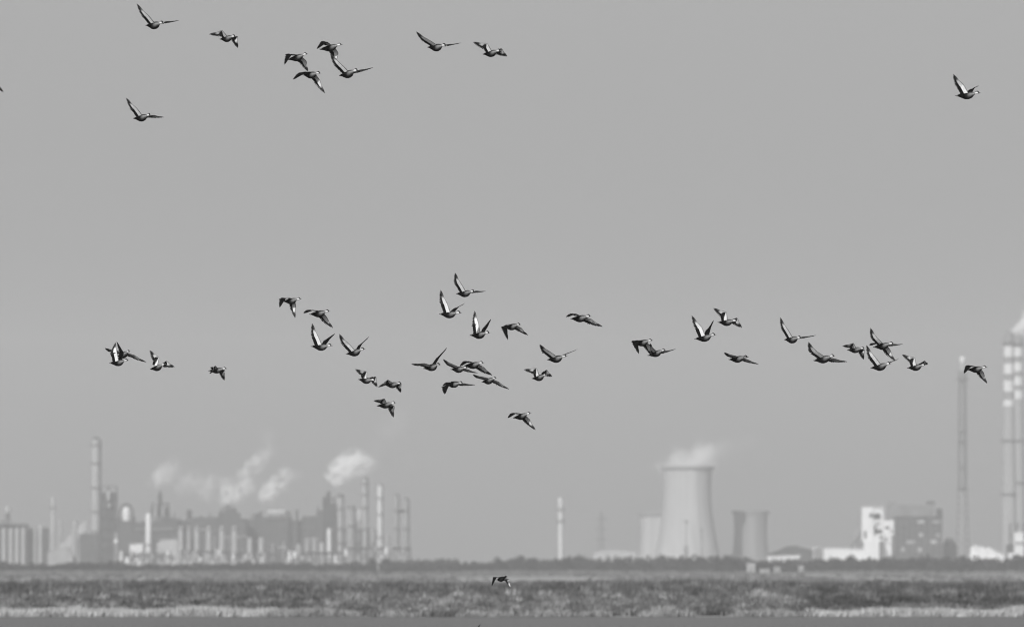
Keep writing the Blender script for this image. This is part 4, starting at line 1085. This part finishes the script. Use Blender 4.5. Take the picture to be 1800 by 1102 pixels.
def make_wing(V, F, Cc, s, a1, b1, a2, b2, dark, rs, mean=0, twist=0):
    d2 = math.pi / 180
    a1, b1, a2, b2 = a1 * d2, b1 * d2, a2 * d2, b2 * d2
    sh = SHOULDER * [1, s, 1]
    u1 = np.array([-math.sin(b1), s * math.cos(b1) * math.cos(a1), math.cos(b1) * math.sin(a1)])
    u2 = np.array([-math.sin(b2), s * math.cos(b2) * math.cos(a2), math.cos(b2) * math.sin(a2)])
    W = sh + ARM * u1; Tp = W + HAND * u2
    back = np.array([-1., 0, 0])
    def chord(u): return nrm(back - back.dot(u) * u)
    c1, c2 = chord(u1), chord(u2)
    def normal(u, c): return nrm(np.cross(c, u) * s) * (1 if True else 1)
    n1, n2 = normal(u1, c1), normal(u2, c2)
    if n1.dot([0, 0, 1]) * math.cos(a1) < 0 and abs(math.cos(a1)) > .05: n1 = -n1
    ref = np.array([0, -s * math.sin(a1), math.cos(a1)])
    if n1.dot(ref) < 0: n1 = -n1
    ref2 = np.array([0, -s * math.sin(a2), math.cos(a2)])
    if n2.dot(ref2) < 0: n2 = -n2
    # incidence: leading edge up, more so on a hand folded in the upstroke
    down = min(1, max(0, (12 - mean) / 30))
    fold = min(1, max(0, (a1 - a2) / d2 - 20) / 40) if mean > 5 else 0
    t1 = R(9 - 9 * down + twist); t2 = R(12 + 44 * fold - 12 * down + twist)
    c1, n1 = c1 * math.cos(t1) - n1 * math.sin(t1), n1 * math.cos(t1) + c1 * math.sin(t1)
    c2, n2 = c2 * math.cos(t2) - n2 * math.sin(t2), n2 * math.cos(t2) + c2 * math.sin(t2)
    root = sh - u1 * .03
    # membrane stations along arm and hand, rounded at the wrist
    st = []
    for i in range(15):
        q = i / 14
        if q < .45:
            f = q / .45; p = root + (W - root) * f; blend = max(0, (f - .6) / .4) * .5
        else:
            f = (q - .45) / .55; p = W + (Tp - W) * f * .80; blend = .5 + .5 * min(1, f / .3)
        c = nrm(c1 * (1 - blend) + c2 * blend); nn = nrm(n1 * (1 - blend) + n2 * blend)
        lead = -0.010 * math.sin(math.pi * min(1, q * 1.25))
        m_ = .096 - .006 * (q / .45) if q < .45 else .090 * (1 - f) ** .75 + .010
        th = .022 * (1 - q) ** 1.2 + .006
        st.append((p + c * lead, c, nn, m_, th, q))
    i0 = len(V)
    SEC = [(0.0, 0.0), (.06, .75), (.25, 1.0), (.6, .6), (1.0, .12), (1.0, -.12), (.6, -.25), (.25, -.45), (.06, -.5)]
    for (p, c, nn, m_, th, q) in st:
        for (fx, fz) in SEC:
            V.append(p + c * m_ * fx + nn * th * .5 * fz)
            top = fz > .05 or fx == 0
            if top: tone = .005 if not dark else .01
            else:
                tone = .76
                if q > .72: tone = .4
                if q > .80: tone = .03
                if fx < .1: tone = .25
                if dark: tone = .75 if q > .2 else .1
            Cc.append(tone * rs.uniform(.9, 1.1))
    m = len(SEC)
    for j in range(len(st) - 1):
        for k in range(m):
            F.append((i0 + j * m + k, i0 + j * m + (k + 1) % m, i0 + (j + 1) * m + (k + 1) % m, i0 + (j + 1) * m + k))
    F.append(tuple(i0 + k for k in range(m))); F.append(tuple(i0 + (len(st) - 1) * m + k for k in reversed(range(m))))
    # flight feathers
    def feather(b0, t0, wdir, nn, w, up, lo, tipsharp=.35):
        i = len(V); ax = t0 - b0
        prof = [(0, .55), (.35, 1.0), (.75, .95), (.93, .6), (1.0, tipsharp * .4)]
        for side_, tone in ((.002, up), (-.002, lo)):
            for (f, ww) in prof:
                for sg in (-1, 1):
                    V.append(b0 + ax * f + wdir * sg * w * ww * .5 + nn * side_); Cc.append(tone)
        np_ = len(prof)
        for j in range(np_ - 1):
            a = i + 2 * j
            F.append((a, a + 1, a + 3, a + 2)); o = i + 2 * np_ + 2 * j
            F.append((o, o + 2, o + 3, o + 1))
            F.append((a, a + 2, o + 2, o)); F.append((a + 1, o + 1, o + 3, a + 3))
        e = i + 2 * (np_ - 1); F.append((e, e + 1, i + 4 * np_ - 1, i + 4 * np_ - 2)); F.append((i, i + 2 * np_, i + 2 * np_ + 1, i + 1))
    ns_ = 10
    for k in range(ns_):
        f = k / (ns_ - 1)
        p = root + (W - root) * (.06 + .94 * f)
        bl = max(0, (f - .6) / .4) * .5
        c = nrm(c1 * (1 - bl) + c2 * bl); nn = nrm(n1 * (1 - bl) + n2 * bl); u = nrm(u1 * (1 - bl) + u2 * bl)
        ln = (.170 - .012 * f) * rs.uniform(.96, 1.04)
        tert = k < 2 and not dark
        feather(p + c * .07 + nn * (.0035 + .0015 * (k % 2)), p + c * ln - nn * .003 + u * .006, u, nn, .034, .45 if k == 1 and tert else .005, .008 if not dark else .12)
    for k in range(10):
        f = k / 9
        b0 = W + u2 * HAND * (.04 + .56 * f) + c2 * (.018 * (1 - f))
        tip = W + u2 * HAND * (.13 + .87 * f ** .92) + c2 * (.158 * (1 - f) ** .8 + .006) * rs.uniform(.95, 1.05)
        ax = nrm(tip - b0)
        wd = nrm(np.cross(n2, ax))
        # primaries flex at the tip
        feather(b0 + n2 * (.004 + .0015 * (k % 2)), tip + n2 * .012 * f * f, wd, n2, .034 - .010 * f, .005, (.008 + .03 * rs.random()) if not dark else .1, .6)

def make_duck(key, p):
    cx, cy, k, yaw, pitch, roll, a, da, b1, b2, ea, eda, eb1, eb2 = p
    rs = random.Random(key)
    dark = key == 'O1'
    V, F, Cc = [], [], []
    NS = 18
    # head turned a little, body from bill to tail as one skin
    turn = rs.uniform(-.25, .25)
    for (x, hw, hh, cz) in BODY:
        for j in range(NS):
            an = 2 * math.pi * j / NS
            yy = hw * math.cos(an)
            zz = cz + hh * math.sin(an) * (1.0 if math.sin(an) > 0 else 1.08)
            if x > .15: yy += (x - .15) * turn * .35
            V.append(np.array([x, yy, zz])); Cc.append(body_tone(x, an, dark))
    for i in range(len(BODY) - 1):
        for j in range(NS):
            F.append((i * NS + j, i * NS + (j + 1) % NS, (i + 1) * NS + (j + 1) % NS, (i + 1) * NS + j))
    F.append(tuple(range(NS))); F.append(tuple((len(BODY) - 1) * NS + j for j in reversed(range(NS))))
    make_wing(V, F, Cc, -1, a + ea, b1 + eb1, a + da + ea + eda, b2 + eb2, dark, rs, a, -10 if key in BEAT else 0)
    make_wing(V, F, Cc, 1, a - ea, b1 - eb1, a + da - ea - eda, b2 - eb2, dark, rs, a, 13 if key in BEAT else 0)
    me = bpy.data.meshes.new('duck')
    me.from_pydata([tuple(v) for v in V], [], F)
    ca = me.color_attributes.new('plumage', 'FLOAT_COLOR', 'POINT')
    ca.data.foreach_set('color', np.array([(c, c, c, 1) for c in Cc], dtype=np.float32).ravel())
    me.shade_smooth(); me.set_sharp_from_angle(angle=R(50))
    me.materials.append(M['plumage'])
    o = bpy.data.objects.new('duck', me); COL.objects.link(o)
    D = 238.0 + (ORDER.get(key, F_PX / k) - 238.0) * 0.4
    sc = k * D / F_PX
    yw, pt, rl = R(yaw), R(pitch), R(roll)
    Rz = Matrix(((math.cos(yw), math.sin(yw), 0), (-math.sin(yw), math.cos(yw), 0), (0, 0, 1)))
    Ry = Matrix(((math.cos(pt), 0, -math.sin(pt)), (0, 1, 0), (math.sin(pt), 0, math.cos(pt))))
    Rx = Matrix(((1, 0, 0), (0, math.cos(rl), -math.sin(rl)), (0, math.sin(rl), math.cos(rl))))
    o.matrix_world = Matrix.LocRotScale(Vector((X(cx, D), D, Z(cy, D))), (Rz @ Ry @ Rx).to_quaternion(), Vector((sc, sc, sc)))
    tag(o, LABELS[key], 'duck', 'flock of ducks in flight')

for key, p in DUCKS.items(): make_duck(key, p)
